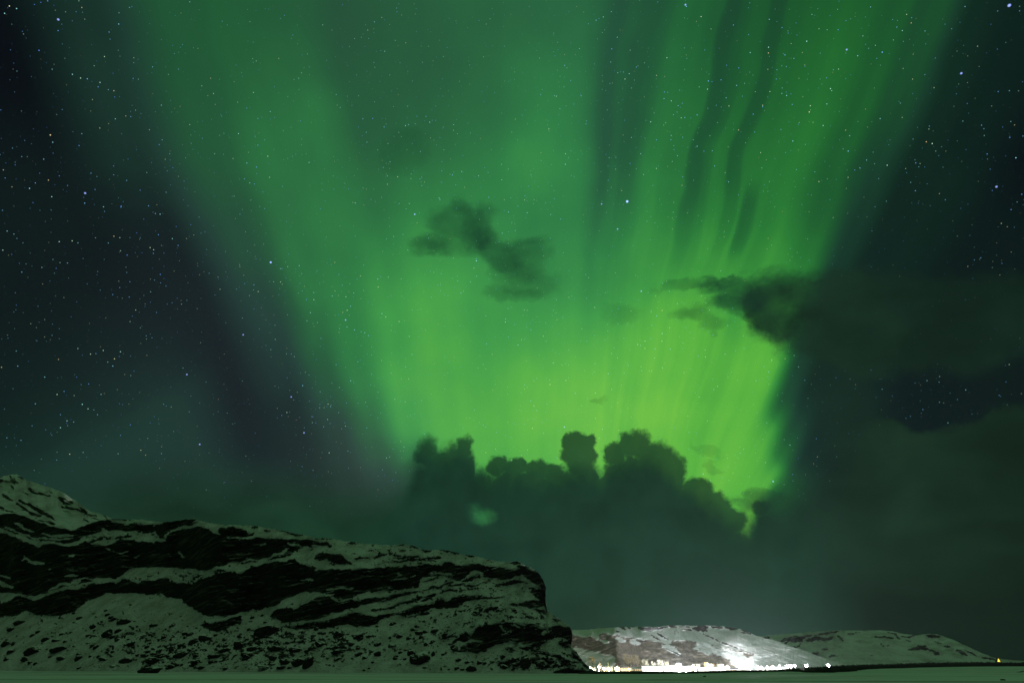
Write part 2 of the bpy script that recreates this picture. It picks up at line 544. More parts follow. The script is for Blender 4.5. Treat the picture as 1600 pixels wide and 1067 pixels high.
def sd_poly(poly, X, Y, out, pad=9.0):
    """signed distance (positive inside) of a closed polygon, max-ed into out"""
    P = np.array(poly, float)
    x0, y0 = P.min(0) - pad; x1, y1 = P.max(0) + pad
    sel = (X > x0) & (X < x1) & (Y > y0) & (Y < y1)
    if not sel.any(): return
    x = X[sel]; y = Y[sel]
    d2 = np.full(x.shape, 1e9); ins = np.zeros(x.shape, bool)
    n = len(P)
    for i in range(n):
        ax, ay = P[i]; bx, by = P[(i + 1) % n]
        ex, ey = bx - ax, by - ay
        L = ex * ex + ey * ey + 1e-9
        t = np.clip(((x - ax) * ex + (y - ay) * ey) / L, 0, 1)
        d2 = np.minimum(d2, (x - ax - t * ex) ** 2 + (y - ay - t * ey) ** 2)
        if abs(ey) > 1e-9:
            c = ((ay > y) != (by > y)) & (x < ex * (y - ay) / ey + ax)
            ins ^= c
    sd = np.where(ins, 1.0, -1.0) * np.sqrt(d2)
    out[sel] = np.maximum(out[sel], sd)


def sd_stroke(pts, wd, X, Y, out, pad=9.0):
    P = np.array(pts, float)
    x0, y0 = P.min(0) - pad - wd; x1, y1 = P.max(0) + pad + wd
    sel = (X > x0) & (X < x1) & (Y > y0) & (Y < y1)
    if not sel.any(): return
    x = X[sel]; y = Y[sel]
    best = np.full(x.shape, -1e9)
    n = len(P) - 1
    for i in range(max(1, n)):
        ax, ay = P[i]; bx, by = P[min(i + 1, len(P) - 1)]
        ex, ey = bx - ax, by - ay
        L = ex * ex + ey * ey + 1e-9
        t = np.clip(((x - ax) * ex + (y - ay) * ey) / L, 0, 1)
        d = np.sqrt((x - ax - t * ex) ** 2 + (y - ay - t * ey) ** 2)
        # strokes taper at their ends
        g_ = (i + t) / max(1, n)
        r = wd * 0.5 * (0.45 + 0.55 * np.sin(np.pi * np.clip(g_, .04, .96)) ** .6)
        best = np.maximum(best, r - d)
    out[sel] = np.maximum(out[sel], best)


def interp_pts(pts, x):
    p = sorted(pts)
    return np.interp(x, [a for a, b in p], [b for a, b in p])


def gauss_rows(A, sig, axis):
    r = int(3 * sig + 1)
    k = np.exp(-0.5 * (np.arange(-r, r + 1) / sig) ** 2); k /= k.sum()
    pad = [(0, 0), (0, 0)]; pad[axis] = (r, r)
    B = np.pad(A, pad, mode='edge')
    out = np.zeros_like(A)
    for i, q in enumerate(k):
        out += q * (B[:, i:i + A.shape[1]] if axis == 1 else B[i:i + A.shape[0], :])
    return out


def dirs(PX, PY):
    u = (PX - 800.0) / F; v = (533.5 - PY) / F
    return u, CP - SP * v, SP + CP * v


def relief(PX, PY, tanS, Ybase, smooth=2.0):
    """walk up every image column from its base, row by row, following the surface slope tanS: gives the true distance Y of every grid point"""
    u, dy_, dz_ = dirs(PX, PY)
    tz = dz_ / dy_
    n = PX.shape[0]
    Y = np.zeros_like(PX)
    Y[0] = Ybase
    for j in range(1, n):
        Tn = np.maximum(np.abs(tanS[j]), tz[j] + 0.08) * np.sign(tanS[j])
        r = (tz[j - 1] - Tn) / (tz[j] - Tn)
        Y[j] = Y[j - 1] * np.clip(r, 0.99, 1.03)
    Y = gauss_rows(Y, smooth, 1)
    return Y, tz, u, dy_


def grid_faces(nr, nc, flip=False):
    idx = np.arange(nr * nc).reshape(nr, nc)
    a = idx[:-1, :-1].ravel(); b = idx[:-1, 1:].ravel(); c = idx[1:, 1:].ravel(); d = idx[1:, :-1].ravel()
    q = np.stack([a, b, c, d], 1) if not flip else np.stack([a, d, c, b], 1)
    return q


def grid_mesh(name, V, mat, attrs=None):
    """V: rows x cols x 3"""
    nr, nc = V.shape[:2]
    f = grid_faces(nr, nc)
    me = bpy.data.meshes.new(name)
    me.vertices.add(nr * nc)
    me.vertices.foreach_set("co", V.reshape(-1).astype(np.float32))
    me.loops.add(f.size)
    me.loops.foreach_set("vertex_index", f.reshape(-1).astype(np.int32))
    me.polygons.add(len(f))
    me.polygons.foreach_set("loop_start", np.arange(0, f.size, 4, dtype=np.int32))
    me.update(calc_edges=True)
    me.validate()
    me.polygons.foreach_set("use_smooth", np.ones(len(me.polygons), dtype=bool))
    for k, A in (attrs or {}).items():
        at_ = me.attributes.new(k, 'FLOAT', 'POINT')
        at_.data.foreach_set("value", A.reshape(-1).astype(np.float32))
    me.materials.append(mat)
    o = bpy.data.objects.new(name, me)
    COL.objects.link(o)
    return o


def close_back(V, steps):
    """rows behind the crest: (distance back, share of sight-line rise, absolute z or None)"""
    top = V[-1]
    rows_ = []
    tzt = (top[:, 2] - CAM_H) / top[:, 1]
    for dist, share, zabs in steps:
        R = top.copy()
        sc_ = (top[:, 1] + dist) / top[:, 1]
        R[:, 0] = top[:, 0] * sc_; R[:, 1] = top[:, 1] + dist
        R[:, 2] = top[:, 2] + dist * tzt * share if zabs is None else zabs
        if zabs is None: R[:, 2] = np.minimum(R[:, 2], CAM_H + R[:, 1] * tzt - 0.02 * dist)
        rows_.append(R)
    return np.concatenate([V, np.stack(rows_)], 0)


def pad_attr(A, n, val=None):
    last = np.repeat(A[-1:], n, 0) if val is None else np.full((n, A.shape[1]), val)
    return np.concatenate([A, last], 0)


# ------------------------------------------------------------------ snow and rock material
def snow_rock(name, scale, rock_a=(.009, .010, .009), rock_b=(.030, .030, .025), snow_a=(.78, .80, .80), snow_b=(.52, .54, .51), moss=(.045, .052, .014), veg=None, bstr=0.6, mott=.35):
    m, g, b = new_mat(name)
    ta = g.n.new('ShaderNodeAttribute'); ta.attribute_name = 'rock'
    tc_ = g.n.new('ShaderNodeTexCoord')
    P = tc_.outputs['Object']
    n1 = g.noise(P, 0.9 * scale, 4.0, 0.6)
    n2 = g.noise(P, 0.12 * scale, 3.0, 0.55)
    n3 = g.noise(g.v('MULTIPLY', P, (.5, .5, 2.4)), 1.6 * scale, 5.0, 0.65)
    f = g.rng(g.madd(g.sub(n1, .5), 0.85, ta.outputs['Fac']), 0.24, 0.74)
    snow = g.cmix(g.rng(n2, .35, .7), snow_a, snow_b)
    snow = g.cmix(g.mul(g.rng(n3, .50, .68), mott), snow, (.16, .16, .13))
    rock = g.cmix(g.rng(n3, .3, .7), rock_a, rock_b)
    rock = g.cmix(g.mul(g.rng(n2, .56, .72), .6), rock, moss)
    px_, py_, pz_ = g.sep(P)
    bed = g.noise(g.comb(g.mul(px_, .05 * scale), g.mul(py_, .05 * scale), g.mul(g.madd(px_, -.16, pz_), .85 * scale)), 1.0, 4.0, .6)
    rock = g.cmix(g.mul(g.rng(bed, .52, .66), .85), rock, tuple(min(.12, q * 3.4) for q in rock_b))
    # thin snow caught on the rock's own small ledges
    geo = g.n.new('ShaderNodeNewGeometry')
    nz_ = g.sep(geo.outputs['Normal'])[2]
    caught = g.mul(g.rng(nz_, .25, .75), g.rng(g.madd(bed, .6, g.mul(n1, .4)), .50, .62))
    rock = g.cmix(g.mul(caught, .42), rock, snow)
    if veg:
        tv = g.n.new('ShaderNodeAttribute'); tv.attribute_name = 'veg'
        grass = g.cmix(g.rng(n1, .3, .7), veg[0], veg[1])
        snow = g.cmix(g.rng(g.madd(g.sub(n3, .5), 1.0, tv.outputs['Fac']), .30, .75), snow, grass)
    g.put(b.inputs['Base Color'], g.cmix(f, snow, rock))
    bump(g, b, g.add(g.mul(n3, .6), n1), bstr, 0.9 / scale)
    return m


# ------------------------------------------------------------------ the ground
def ground_z(x, y):
    az = np.degrees(np.arctan2(x, y)); r = np.hypot(x, y)
    ww = sstep(3.0, 6.0, az) * (1 - sstep(24.0, 29.0, az))
    r0 = 232 + 90 * sstep(13, 20, az) - 70 * sstep(23, 26, az)
    z = -3.4 * sstep(0, 1, (r - r0) / (520 - r0)) * ww
    fw = 1 - sstep(180, 320, r)
    z = z + 0.12 * fbm(x * .02, y * .05, 3) * sstep(10, 60, r) + 0.10 * fbm(x * .016, y * .16, 3, .55, 5.0) * sstep(30, 70, r) * sstep(900, 300, r)
    return z


azs = np.concatenate([np.arange(-180, -48, 4.0), np.arange(-48, 48, 0.25), np.arange(48, 180.1, 4.0)])
rs_ = np.concatenate([[0.5], np.geomspace(3, 60, 14), np.geomspace(64, 420, 110), np.geomspace(430, 2400, 50), np.geomspace(3000, 60000, 8)])
A_, R_ = np.meshgrid(np.radians(azs), rs_)
gx, gy = R_ * np.sin(A_), R_ * np.cos(A_)
gz = ground_z(gx, gy)
m_field, g, b = new_mat("snow_field")
P = g.n.new('ShaderNodeTexCoord').outputs['Object']
st_ = g.noise(g.v('MULTIPLY', P, (.012, .10, 1.0)), 1.0, 5.0, .62, .6)
st2 = g.noise(g.v('MULTIPLY', P, (.06, .30, 1.0)), 1.0, 4.0, .6)
st3 = g.noise(P, 1.6, 4.0, .6)
c = g.cmix(g.rng(st_, .40, .62), (.78, .80, .79), (.58, .60, .56))
c = g.cmix(g.mul(g.rng(st_, .56, .66), .75), c, (.24, .25, .20))
c = g.cmix(g.mul(g.rng(st2, .58, .72), .5), c, (.34, .35, .30))
g.put(b.inputs['Base Color'], c)
bump(g, b, g.add(g.mul(st2, 1.5), g.mul(st3, .3)), .5, .4)
ground = grid_mesh("ground", np.stack([gx, gy, gz], -1)[:, ::-1][:, ::-1], m_field)
tag(ground, kind="structure")

# ------------------------------------------------------------------ the cliff
CREST = [(-60, 790), (0, 803), (22, 801), (50, 811), (75, 817), (90, 823), (110, 827), (130, 822), (148, 815), (165, 810), (200, 811), (222, 812), (242, 814), (262, 815), (285, 811), (304, 809), (312, 813), (330, 817),
         (350, 820), (392, 821), (415, 824), (445, 830), (480, 836), (500, 841), (515, 840), (530, 844), (560, 848), (600, 852), (625, 850), (640, 851), (660, 858), (690, 859), (710, 862), (725, 866), (742, 868), (760, 874), (778, 877), (800, 878),
         (813, 877), (816, 881), (828, 886), (840, 893), (848, 904), (853, 919), (854.5, 935), (856, 952), (866, 962), (880, 970), (889, 976), (893, 985), (895, 1004), (899, 1016), (907, 1028), (916, 1038), (928, 1046), (936, 1050)]
BASE = [(-60, 1046.5), (0, 1047), (230, 1048.5), (500, 1050), (900, 1052), (936, 1052)]
ROCK = [
    [(-9, 803), (12, 802), (22, 800), (35, 805), (50, 812), (72, 818), (88, 823), (110, 828), (125, 825), (137, 820), (150, 814), (165, 811), (175, 816), (200, 819), (222, 818), (240, 819), (240, 833), (222, 830), (205, 831), (180, 829), (160, 826), (150, 832), (130, 838), (125, 845), (95, 848), (65, 847), (50, 842), (30, 835), (10, 828), (-9, 822)],
    [(-9, 826), (15, 837), (45, 847), (60, 855), (66, 851), (80, 849), (95, 852), (120, 851), (140, 847), (165, 851), (190, 842), (215, 846), (245, 848), (262, 850), (262, 888), (245, 884), (225, 886), (205, 888), (195, 896), (180, 902), (150, 902), (110, 905), (85, 913), (70, 921), (62, 928), (-9, 926)],
    [(240, 846), (258, 846), (268, 832), (290, 825), (310, 822), (320, 825), (345, 836), (360, 841), (385, 841), (405, 840), (430, 841), (460, 842), (460, 852), (450, 858), (440, 863), (420, 870), (400, 873), (375, 874), (355, 880), (335, 888), (318, 892), (300, 889), (285, 888), (262, 888)],
    [(216, 823), (235, 820), (248, 821), (260, 815), (295, 810), (305, 811), (300, 815), (258, 822), (250, 829), (222, 833)],
    [(245, 826), (260, 820), (300, 815), (318, 817), (310, 820), (285, 825), (262, 832), (256, 838), (262, 846), (252, 842), (246, 833)],
    [(346, 823), (360, 823), (383, 826), (388, 832), (398, 831), (392, 836), (380, 838), (362, 840), (345, 838), (342, 828)],
    [(-9, 944), (12, 940), (25, 932), (42, 932), (50, 937), (62, 936), (75, 928), (95, 922), (110, 920), (128, 920), (145, 912), (160, 910), (180, 910), (188, 905), (205, 906), (215, 911), (225, 905), (240, 906), (258, 903), (275, 910), (282, 908), (298, 913), (310, 907), (325, 900), (345, 896), (365, 894), (378, 895), (390, 889), (410, 882), (430, 879), (447, 876), (460, 872),
     (475, 880), (495, 890), (520, 888), (550, 890), (580, 888), (600, 885), (640, 882), (665, 880), (672, 893), (660, 904), (655, 915), (630, 920), (605, 924), (575, 925), (555, 930), (548, 935), (530, 938), (522, 934), (512, 930), (495, 925), (472, 925), (455, 931), (440, 940), (425, 948), (400, 952), (380, 957), (360, 960), (345, 962), (325, 961), (310, 957), (300, 949), (290, 945), (285, 936), (262, 933), (252, 926), (240, 928), (200, 928), (165, 927), (140, 938), (125, 950), (100, 960), (75, 963), (58, 961), (45, 954), (35, 955), (20, 963), (-9, 964)],
    [(440, 962), (455, 955), (470, 945), (490, 935), (510, 930), (525, 937), (540, 938), (550, 936), (562, 945), (555, 948), (545, 952), (530, 957), (505, 962), (480, 970), (455, 972), (440, 972)],
    [(440, 978), (460, 976), (490, 972), (520, 966), (540, 960), (545, 956), (560, 957), (575, 962), (590, 961), (607, 960), (620, 957), (640, 950), (660, 945), (672, 945), (682, 942), (682, 950), (670, 954), (655, 960), (640, 964), (625, 961), (610, 963), (600, 968), (575, 976), (550, 979), (530, 976), (515, 980), (500, 983), (482, 982), (465, 985), (450, 979)],
    [(560, 938), (575, 934), (610, 930), (650, 921), (658, 922), (640, 928), (615, 935), (600, 938), (575, 944), (560, 944), (550, 937)],
    [(572, 951), (590, 952), (610, 947), (625, 943), (640, 938), (655, 931), (660, 932), (640, 942), (620, 948), (600, 953), (585, 954)],
    [(655, 938), (670, 930), (682, 926), (682, 932), (665, 938)],
    [(658, 880), (690, 882), (695, 876), (705, 874), (712, 880), (730, 882), (740, 880), (755, 881), (762, 885), (785, 886), (800, 889), (810, 887), (818, 885), (832, 889), (844, 897), (852, 907), (858, 920), (858, 930), (855, 938), (848, 938), (840, 932), (830, 925), (822, 918), (833, 917), (838, 912), (822, 905), (815, 898), (805, 900), (800, 905), (785, 907), (765, 904), (755, 902), (752, 895), (738, 895), (728, 900), (720, 905), (712, 906), (705, 902), (690, 898), (660, 903)],
    [(720, 907), (732, 903), (750, 899), (753, 903), (740, 907), (725, 908)],
    [(690, 915), (700, 908), (707, 908), (708, 911), (695, 914)],
    [(680, 940), (690, 936), (700, 938), (715, 930), (722, 927), (735, 931), (752, 930), (756, 934), (770, 933), (777, 931), (786, 931), (788, 934), (770, 935), (755, 937), (740, 940), (725, 943), (715, 948), (700, 949), (690, 950), (680, 952)],
    [(808, 944), (820, 940), (835, 938), (856, 937), (858, 946), (840, 947), (828, 950), (818, 948)],
    [(835, 950), (846, 950), (858, 954), (856, 959), (842, 956)],
    [(735, 990), (745, 979), (760, 976), (775, 973), (785, 971), (800, 972), (815, 976), (830, 976), (840, 979), (845, 984), (860, 980), (872, 978), (885, 977), (896, 981), (897, 1006), (893, 1012), (886, 1012), (878, 1007), (872, 1000), (862, 998), (855, 1003), (848, 1008), (842, 1014), (830, 1010), (818, 1006), (806, 1002), (795, 1000), (780, 1005), (765, 1010), (760, 1018), (745, 1019), (735, 1017), (715, 1018), (712, 1016), (730, 1006), (735, 998), (715, 1004), (700, 1008), (695, 1006), (715, 997), (728, 986)],
    [(805, 1008), (825, 1010), (845, 1017), (862, 1020), (875, 1022), (885, 1030), (895, 1032), (911, 1033), (905, 1037), (890, 1034), (875, 1035), (868, 1028), (855, 1022), (835, 1020)],
    [(790, 1014), (805, 1010), (808, 1015), (798, 1019)],
    [(440, 842), (455, 840), (475, 843), (500, 847), (505, 848), (510, 846), (519, 852), (514, 856), (500, 852), (488, 855), (480, 853), (468, 857), (450, 862), (436, 866), (434, 842)],
    [(490, 869), (500, 865), (520, 864), (530, 866), (545, 876), (550, 884), (540, 884), (525, 881), (505, 878), (492, 874)],
    [(310, 975), (320, 971), (345, 969), (360, 966), (378, 962), (381, 968), (375, 974), (355, 981), (340, 985), (330, 984), (318, 978)],
    [(420, 961), (435, 952), (445, 951), (460, 952), (462, 972), (440, 969), (425, 967)],
    [(865, 1047), (880, 1043), (905, 1045), (936, 1049), (936, 1053), (865, 1053)],
    [(30, 925), (60, 915), (100, 906), (140, 905), (150, 908), (110, 914), (75, 924), (60, 930), (40, 930)],
]
RSTROKE = [
    ([(690, 860), (705, 861), (717, 864)], 4), ([(728, 866), (741, 869)], 4), ([(760, 875), (771, 877)], 3), ([(797, 879), (815, 879)], 5), ([(447, 831), (472, 835)], 3), ([(496, 842), (519, 841)], 3.5), ([(545, 848), (554, 849)], 4), ([(575, 859), (584, 859)], 3),
    ([(621, 851), (633, 849)], 3), ([(638, 851), (653, 856)], 4), ([(626, 860), (634, 860)], 4), ([(660, 858), (674, 862)], 3), ([(553, 872), (578, 873)], 4), ([(586, 869), (605, 867)], 5), ([(613, 867), (625, 867)], 3), ([(585, 882), (610, 877), (640, 874), (660, 874), (682, 876)], 3),
    ([(615, 871), (640, 871), (655, 869)], 3), ([(650, 878), (670, 870), (690, 872)], 3), ([(700, 915), (720, 912), (740, 915), (751, 912)], 3.5), ([(690, 925), (712, 922)], 4), ([(728, 921), (742, 920)], 2.5), ([(776, 916), (792, 912), (806, 909), (822, 911)], 5),
    ([(755, 911), (770, 905)], 3), ([(760, 951), (778, 947)], 6), ([(747, 952), (753, 952)], 4), ([(819, 959), (832, 967)], 5), ([(800, 942), (808, 945)], 3), ([(660, 921), (690, 915), (702, 910)], 3.5), ([(662, 912), (676, 906), (694, 904)], 3.5), ([(640, 955), (668, 943)], 3),
    ([(778, 1040), (790, 1037), (800, 1046)], 7), ([(790, 1034), (813, 1036)], 8), ([(818, 1025), (820, 1042)], 10), ([(833, 1034), (846, 1039)], 7), ([(895, 1022), (906, 1029)], 6), ([(910, 1036), (918, 1043)], 6), ([(175, 811), (202, 811)], 3), ([(395, 823), (404, 825)], 3), ([(412, 829), (424, 829)], 3), ([(433, 828), (458, 832)], 3.5),
    ([(330, 816), (345, 817)], 2.5), ([(160, 833), (167, 843), (173, 842)], 3), ([(140, 846), (160, 843)], 3), ([(180, 842), (205, 838)], 4), ([(335, 895), (345, 892), (350, 893)], 4), ([(375, 880), (400, 876)], 2.5), ([(420, 875), (440, 868), (460, 858)], 4),
    ([(840, 1042), (862, 1040), (884, 1041)], 3), ([(850, 1030), (866, 1036)], 4), ([(880, 1038), (898, 1040)], 3.5), ([(735, 1010), (757, 1000)], 4), ([(850, 985), (862, 988), (873, 984)], 4), ([(800, 950), (803, 956)], 4), ([(690, 1000), (712, 990)], 4),
]
SNOWS = [
    ([(9, 832), (30, 840), (55, 848), (63, 853)], 4), ([(22, 817), (35, 822), (50, 830)], 4), ([(10, 822), (30, 832), (45, 837), (60, 842)], 3), ([(65, 833), (80, 836), (112, 836)], 4), ([(62, 841), (90, 842), (113, 840)], 3.5), ([(65, 848), (80, 846), (94, 849)], 5), ([(98, 849), (122, 849)], 3),
    ([(35, 876), (42, 871), (52, 880), (67, 881)], 4.5), ([(-5, 908), (18, 918)], 6), ([(-5, 926), (22, 929)], 6), ([(-5, 897), (14, 901)], 3), ([(100, 900), (122, 899)], 4.5), ([(112, 909), (124, 908)], 4), ([(75, 924), (95, 913), (115, 912)], 4), ([(36, 866), (40, 868)], 4),
    ([(110, 868), (116, 868)], 3), ([(75, 888), (79, 888)], 3), ([(210, 869), (216, 868)], 2.5), ([(165, 855), (190, 865), (200, 862)], 2), ([(280, 860), (288, 868)], 4), ([(450, 848), (470, 855)], 4), ([(488, 852), (499, 853)], 3), ([(222, 834), (240, 833), (250, 842)], 4), ([(498, 880), (510, 876), (522, 882), (547, 885)], 6), ([(500, 888), (505, 878)], 6),
    ([(595, 884), (620, 882), (642, 884), (662, 881)], 3), ([(580, 886), (600, 881), (620, 879), (642, 879)], 2.5), ([(617, 905), (640, 901), (652, 899)], 2.5), ([(621, 897), (629, 896)], 2.5), ([(470, 906), (490, 904)], 2), ([(508, 921), (530, 919), (552, 918)], 2.2), ([(504, 931), (521, 930)], 2), ([(553, 931), (580, 925), (615, 924), (657, 917)], 4.5),
    ([(520, 935), (530, 938), (545, 935), (557, 932)], 2.8), ([(728, 900), (740, 894), (753, 894)], 4), ([(720, 1007), (735, 1002), (753, 1002)], 4.5), ([(783, 975), (791, 986)], 3), ([(866, 998), (885, 1000)], 6), ([(842, 916), (828, 914), (845, 921)], 3), ([(800, 976), (812, 980)], 3), ([(312, 973), (340, 970), (376, 960)], 3.5),
    ([(265, 832), (290, 824), (312, 818), (326, 821)], 4.5), ([(357, 841), (375, 839), (395, 838)], 2), ([(660, 915), (682, 908), (702, 903)], 5), ([(422, 870), (440, 862), (452, 854)], 3), ([(455, 978), (490, 970), (520, 965), (542, 957)], 3.5), ([(675, 897), (690, 894), (705, 898)], 3.5), ([(680, 911), (700, 905)], 4), ([(405, 850), (412, 849)], 2),
    ([(366, 880), (375, 877), (388, 872)], 2.5), ([(230, 840), (250, 846)], 3), ([(380, 826), (396, 829)], 2), ([(845, 990), (858, 985)], 2.5), ([(790, 990), (800, 985)], 2),
]
GAP_DENS = [(360, 1010, 120, 26, .62), (310, 1040, 90, 10, .35), (240, 1026, 60, 16, .50), (520, 1005, 90, 22, .60), (440, 1010, 60, 26, .55), (210, 990, 50, 26, .34), (130, 990, 90, 30, .20), (640, 985, 60, 20, .20), (800, 955, 80, 22, .34), (735, 955, 50, 20, .24), (830, 1035, 60, 14, .60), (870, 1030, 50, 16, .50), (590, 865, 90, 16, .24), (200, 838, 60, 10, .42), (320, 905, 80, 16, .42), (230, 910, 50, 8, .40), (420, 888, 50, 10, .4), (740, 915, 80, 16, .26), (690, 1000, 60, 40, .12)]


def build_fields(X, Y, rock, rstroke, snows, jit=1.0):
    wxn = fbm(X / 13.0, Y / 9.0, 4, .55, 3.0) * 5.0 * jit
    wyn = fbm(X / 13.0, Y / 9.0, 4, .55, 41.0) * 4.0 * jit
    x = X + wxn; y = Y + wyn
    S_ = np.full(X.shape, -9.0)
    for p in rock: sd_poly(p, x, y, S_)
    for p, wd in rstroke: sd_stroke(p, wd, x, y, S_)
    W_ = np.full(X.shape, -9.0)
    for p, wd in snows: sd_stroke(p, wd, x, y, W_)
    return np.minimum(S_, -W_)


NC, NR = 800, 215
xs = np.linspace(-62, 936, NC)
yb = interp_pts(BASE, xs); yc = interp_pts(CREST, xs)
yc = yc + 2.2 * fbm(xs / 9.0, xs * 0 + 3.3, 4, .6)
yc = np.minimum(yc, yb - 0.6)
v = np.linspace(0, 1, NR)[:, None]
PX = np.repeat(xs[None, :], NR, 0)
PY = yb[None, :] + (yc - yb)[None, :] * v
XM = np.abs(PX)                              # the strip left of the frame mirrors the first columns
fld = build_fields(XM, PY, ROCK, RSTROKE, SNOWS)
tilt = -0.24
sa = XM + tilt * PY * 0; sb = PY - tilt * XM
strata = fbm(sa / 46.0, sb / 4.2, 4, .55, 9.0)
fine = fbm(XM / 3.4, PY / 2.3, 3, .6, 5.0)
rock = sstep(-1.3, 1.3, fld + strata * 1.6 + fine * 1.2)
# thin snow lines on the bedding, strongest on the right
sl = np.clip((XM - 380) / 300, 0, 1) * .62 + .30
rock = rock * (1 - sl * .9 * sstep(.30, .48, strata + .35 * fine) * sstep(9, 2, np.abs(fld)))
sp = fbm(XM / 8.0, PY / 5.0, 4, .62, 77.0) + .35 * fbm(XM / 2.6, PY / 1.8, 2, .5, 13.0)
dens = np.full(PX.shape, 0.05)
for cx, cy, rx, ry, a in GAP_DENS:
    dens += a * np.exp(-((XM - cx) / rx) ** 2 - ((PY - cy) / ry) ** 2)
thr = 0.56 - 0.72 * np.minimum(dens, .80)
rub = sstep(thr, thr + .10, sp) * sstep(1048.5, 1044, PY + (XM * -.004))
rub = np.where(PY > yb[None, :] - 5, rub * .4, rub)
d2 = .10 + .55 * np.clip(dens, 0, .6) + .10 * sstep(560, 760, XM)
sp2 = fbm(XM / 3.6, PY / 2.3, 3, .6, 55.0)
pep = sstep(.62 - .55 * d2, .74 - .55 * d2, sp2) * .85 * (PY < yb[None, :] - 5)
rock_all = np.maximum(np.maximum(rock, rub), pep)
# the walk itself runs on even image rows, so that neighbouring columns stay level with each other
ygrid = np.arange(1054.0, 784.0, -1.15)
UX = np.repeat(xs[None, :], len(ygrid), 0); UY = np.repeat(ygrid[:, None], NC, 1)
ufld = build_fields(np.abs(UX), UY, ROCK, RSTROKE, SNOWS)
ubig = gauss_rows(gauss_rows(sstep(-1, 1, ufld), 1.0, 0), 1.6, 1)
ut = 0.60 + 0.10 * fbm(UX / 60, UY / 30, 3, .5, 2.0)
ut = np.where(UY < 960, ut - .09, ut)
ut = ut * (1 - ubig) + 7.0 * ubig
tzb = (lambda a: a[2] / a[1])(dirs(xs, yb))
Yb = -CAM_H / tzb
_, ud, uz = dirs(UX, UY)
utz = uz / ud
UYY = np.zeros_like(UX); UYY[0] = Yb
for k in range(1, len(ygrid)):
    Tn = np.maximum(ut[k], utz[k] + .08)
    r_ = np.clip((utz[k - 1] - Tn) / (utz[k] - Tn), .99, 1.03)
    UYY[k] = np.where(ygrid[k] >= yb, Yb, UYY[k - 1] * r_)
UYY = gauss_rows(gauss_rows(UYY, 4.0, 1), .8, 0)
big = np.zeros_like(PX); YY = np.zeros_like(PX)
for c_ in range(NC):
    YY[:, c_] = np.interp(-PY[:, c_], -ygrid, UYY[:, c_])
    big[:, c_] = np.interp(-PY[:, c_], -ygrid, ubig[:, c_])
# roughness: joints and bulges in the rock, hummocks in the snow, stones in the rubble
rough = fbm(PX / 20, PY / 11, 5, .58, 23.0) * 2.6 * big + np.abs(fbm(sa / 30.0, sb / 5.0, 4, .55, 61.0)) * 2.2 * big
rough -= rub * (1 - big) * 0.55 * (.5 + sp)
rough += fbm(PX / 14, PY / 7, 4, .55, 91.0) * .55 * (1 - big)
edge_fade = sstep(0, .03, v)
YY = YY + rough * edge_fade
# overhang notches on the nose: shift the outline sideways with height
nx_ = interp_pts([(860, 0), (905, 0), (918, 1.0), (924, -1.0), (932, -2.5), (938, -3.0), (941, -1.5), (946, -2.0), (952, -1.0), (960, 0), (978, 0), (985, 1.0), (1000, .5), (1006, -4.0), (1012, -3.5), (1018, 0), (1060, 0)], PY)
PXw = PX + nx_ * sstep(800, 852, PX)
uw, dyw, dzw = dirs(PXw, PY)
V = np.stack([uw * YY / dyw, YY, CAM_H + YY * dzw / dyw], -1)
V[0, :, 2] = -1.2
V[0, :, 1] -= 0.3
CLIFF_V, CLIFF_PX, CLIFF_PY = V.copy(), PX, PY
back = [(2.5, .5, None), (14, .7, None), (60, .6, None), (170, .3, None), (230, 0, -6.0)]
V2 = close_back(V, back)
for k in range(1, len(back) + 1):
    V2[NR - 1 + k, :, 0] -= (np.abs(fbm(xs / 5.0, xs * 0 + k * 3.7, 4, .6)) * (.8 + .5 * k) + .8 + 1.2 * k) * (xs > 815)
    V2[NR - 1 + k, :, 2] -= np.abs(fbm(xs / 4.0, xs * 0 + k * 9.1, 4, .6)) * (.8 + .5 * k) * (xs > 815)
m_cliff = snow_rock("cliff_rock_and_snow", 1.0, mott=.62, bstr=.9)
cliff = grid_mesh("cliff", V2, m_cliff, {"rock": np.concatenate([rock_all, np.repeat(np.where(xs > 770, 1.0, 0.0)[None, :], len(back), 0)], 0)})
tag(cliff, kind="structure")

# ------------------------------------------------------------------ the higher snowy hill at the far left
HC = [(-70, 722), (-20, 742), (0, 746), (14, 742), (26, 741), (42, 750), (60, 756), (80, 762), (100, 770), (115, 780), (130, 790), (142, 799), (158, 803), (170, 808), (200, 815), (240, 826), (262, 834)]
HS = [([(-8, 751), (15, 752), (27, 755)], 4), ([(15, 744), (18, 748), (28, 756)], 5), ([(16, 757), (21, 764)], 2.5), ([(25, 742), (42, 750)], 2.5), ([(45, 763), (57, 770), (76, 775)], 3), ([(36, 768), (50, 775)], 2), ([(92, 777), (100, 786), (112, 789)], 4), ([(92, 777), (114, 787)], 3.5),
      ([(97, 792), (120, 796), (134, 801), (132, 807)], 4), ([(100, 797), (116, 805)], 2.5), ([(129, 810), (139, 816)], 3.5), ([(137, 804), (150, 806)], 3), ([(157, 802), (167, 809)], 3), ([(175, 811), (200, 813)], 2), ([(4, 773), (19, 782)], 4), ([(32, 782), (45, 787), (60, 797), (76, 806), (88, 813)], 5), ([(28, 787), (40, 796)], 4),
      ([(42, 798), (55, 804), (64, 805)], 5), ([(-4, 791), (6, 795)], 4), ([(10, 796), (26, 801)], 3), ([(104, 770), (112, 777)], 2.5), ([(123, 781), (132, 790)], 2), ([(122, 790), (132, 797)], 2), ([(60, 812), (84, 818)], 4)]
NCh, NRh = 280, 110
xs = np.linspace(-70, 262, NCh)
yc = interp_pts(HC, xs) + 1.2 * fbm(xs / 7, xs * 0 + 8.8, 4, .6)
yb = np.full(NCh, 842.0)
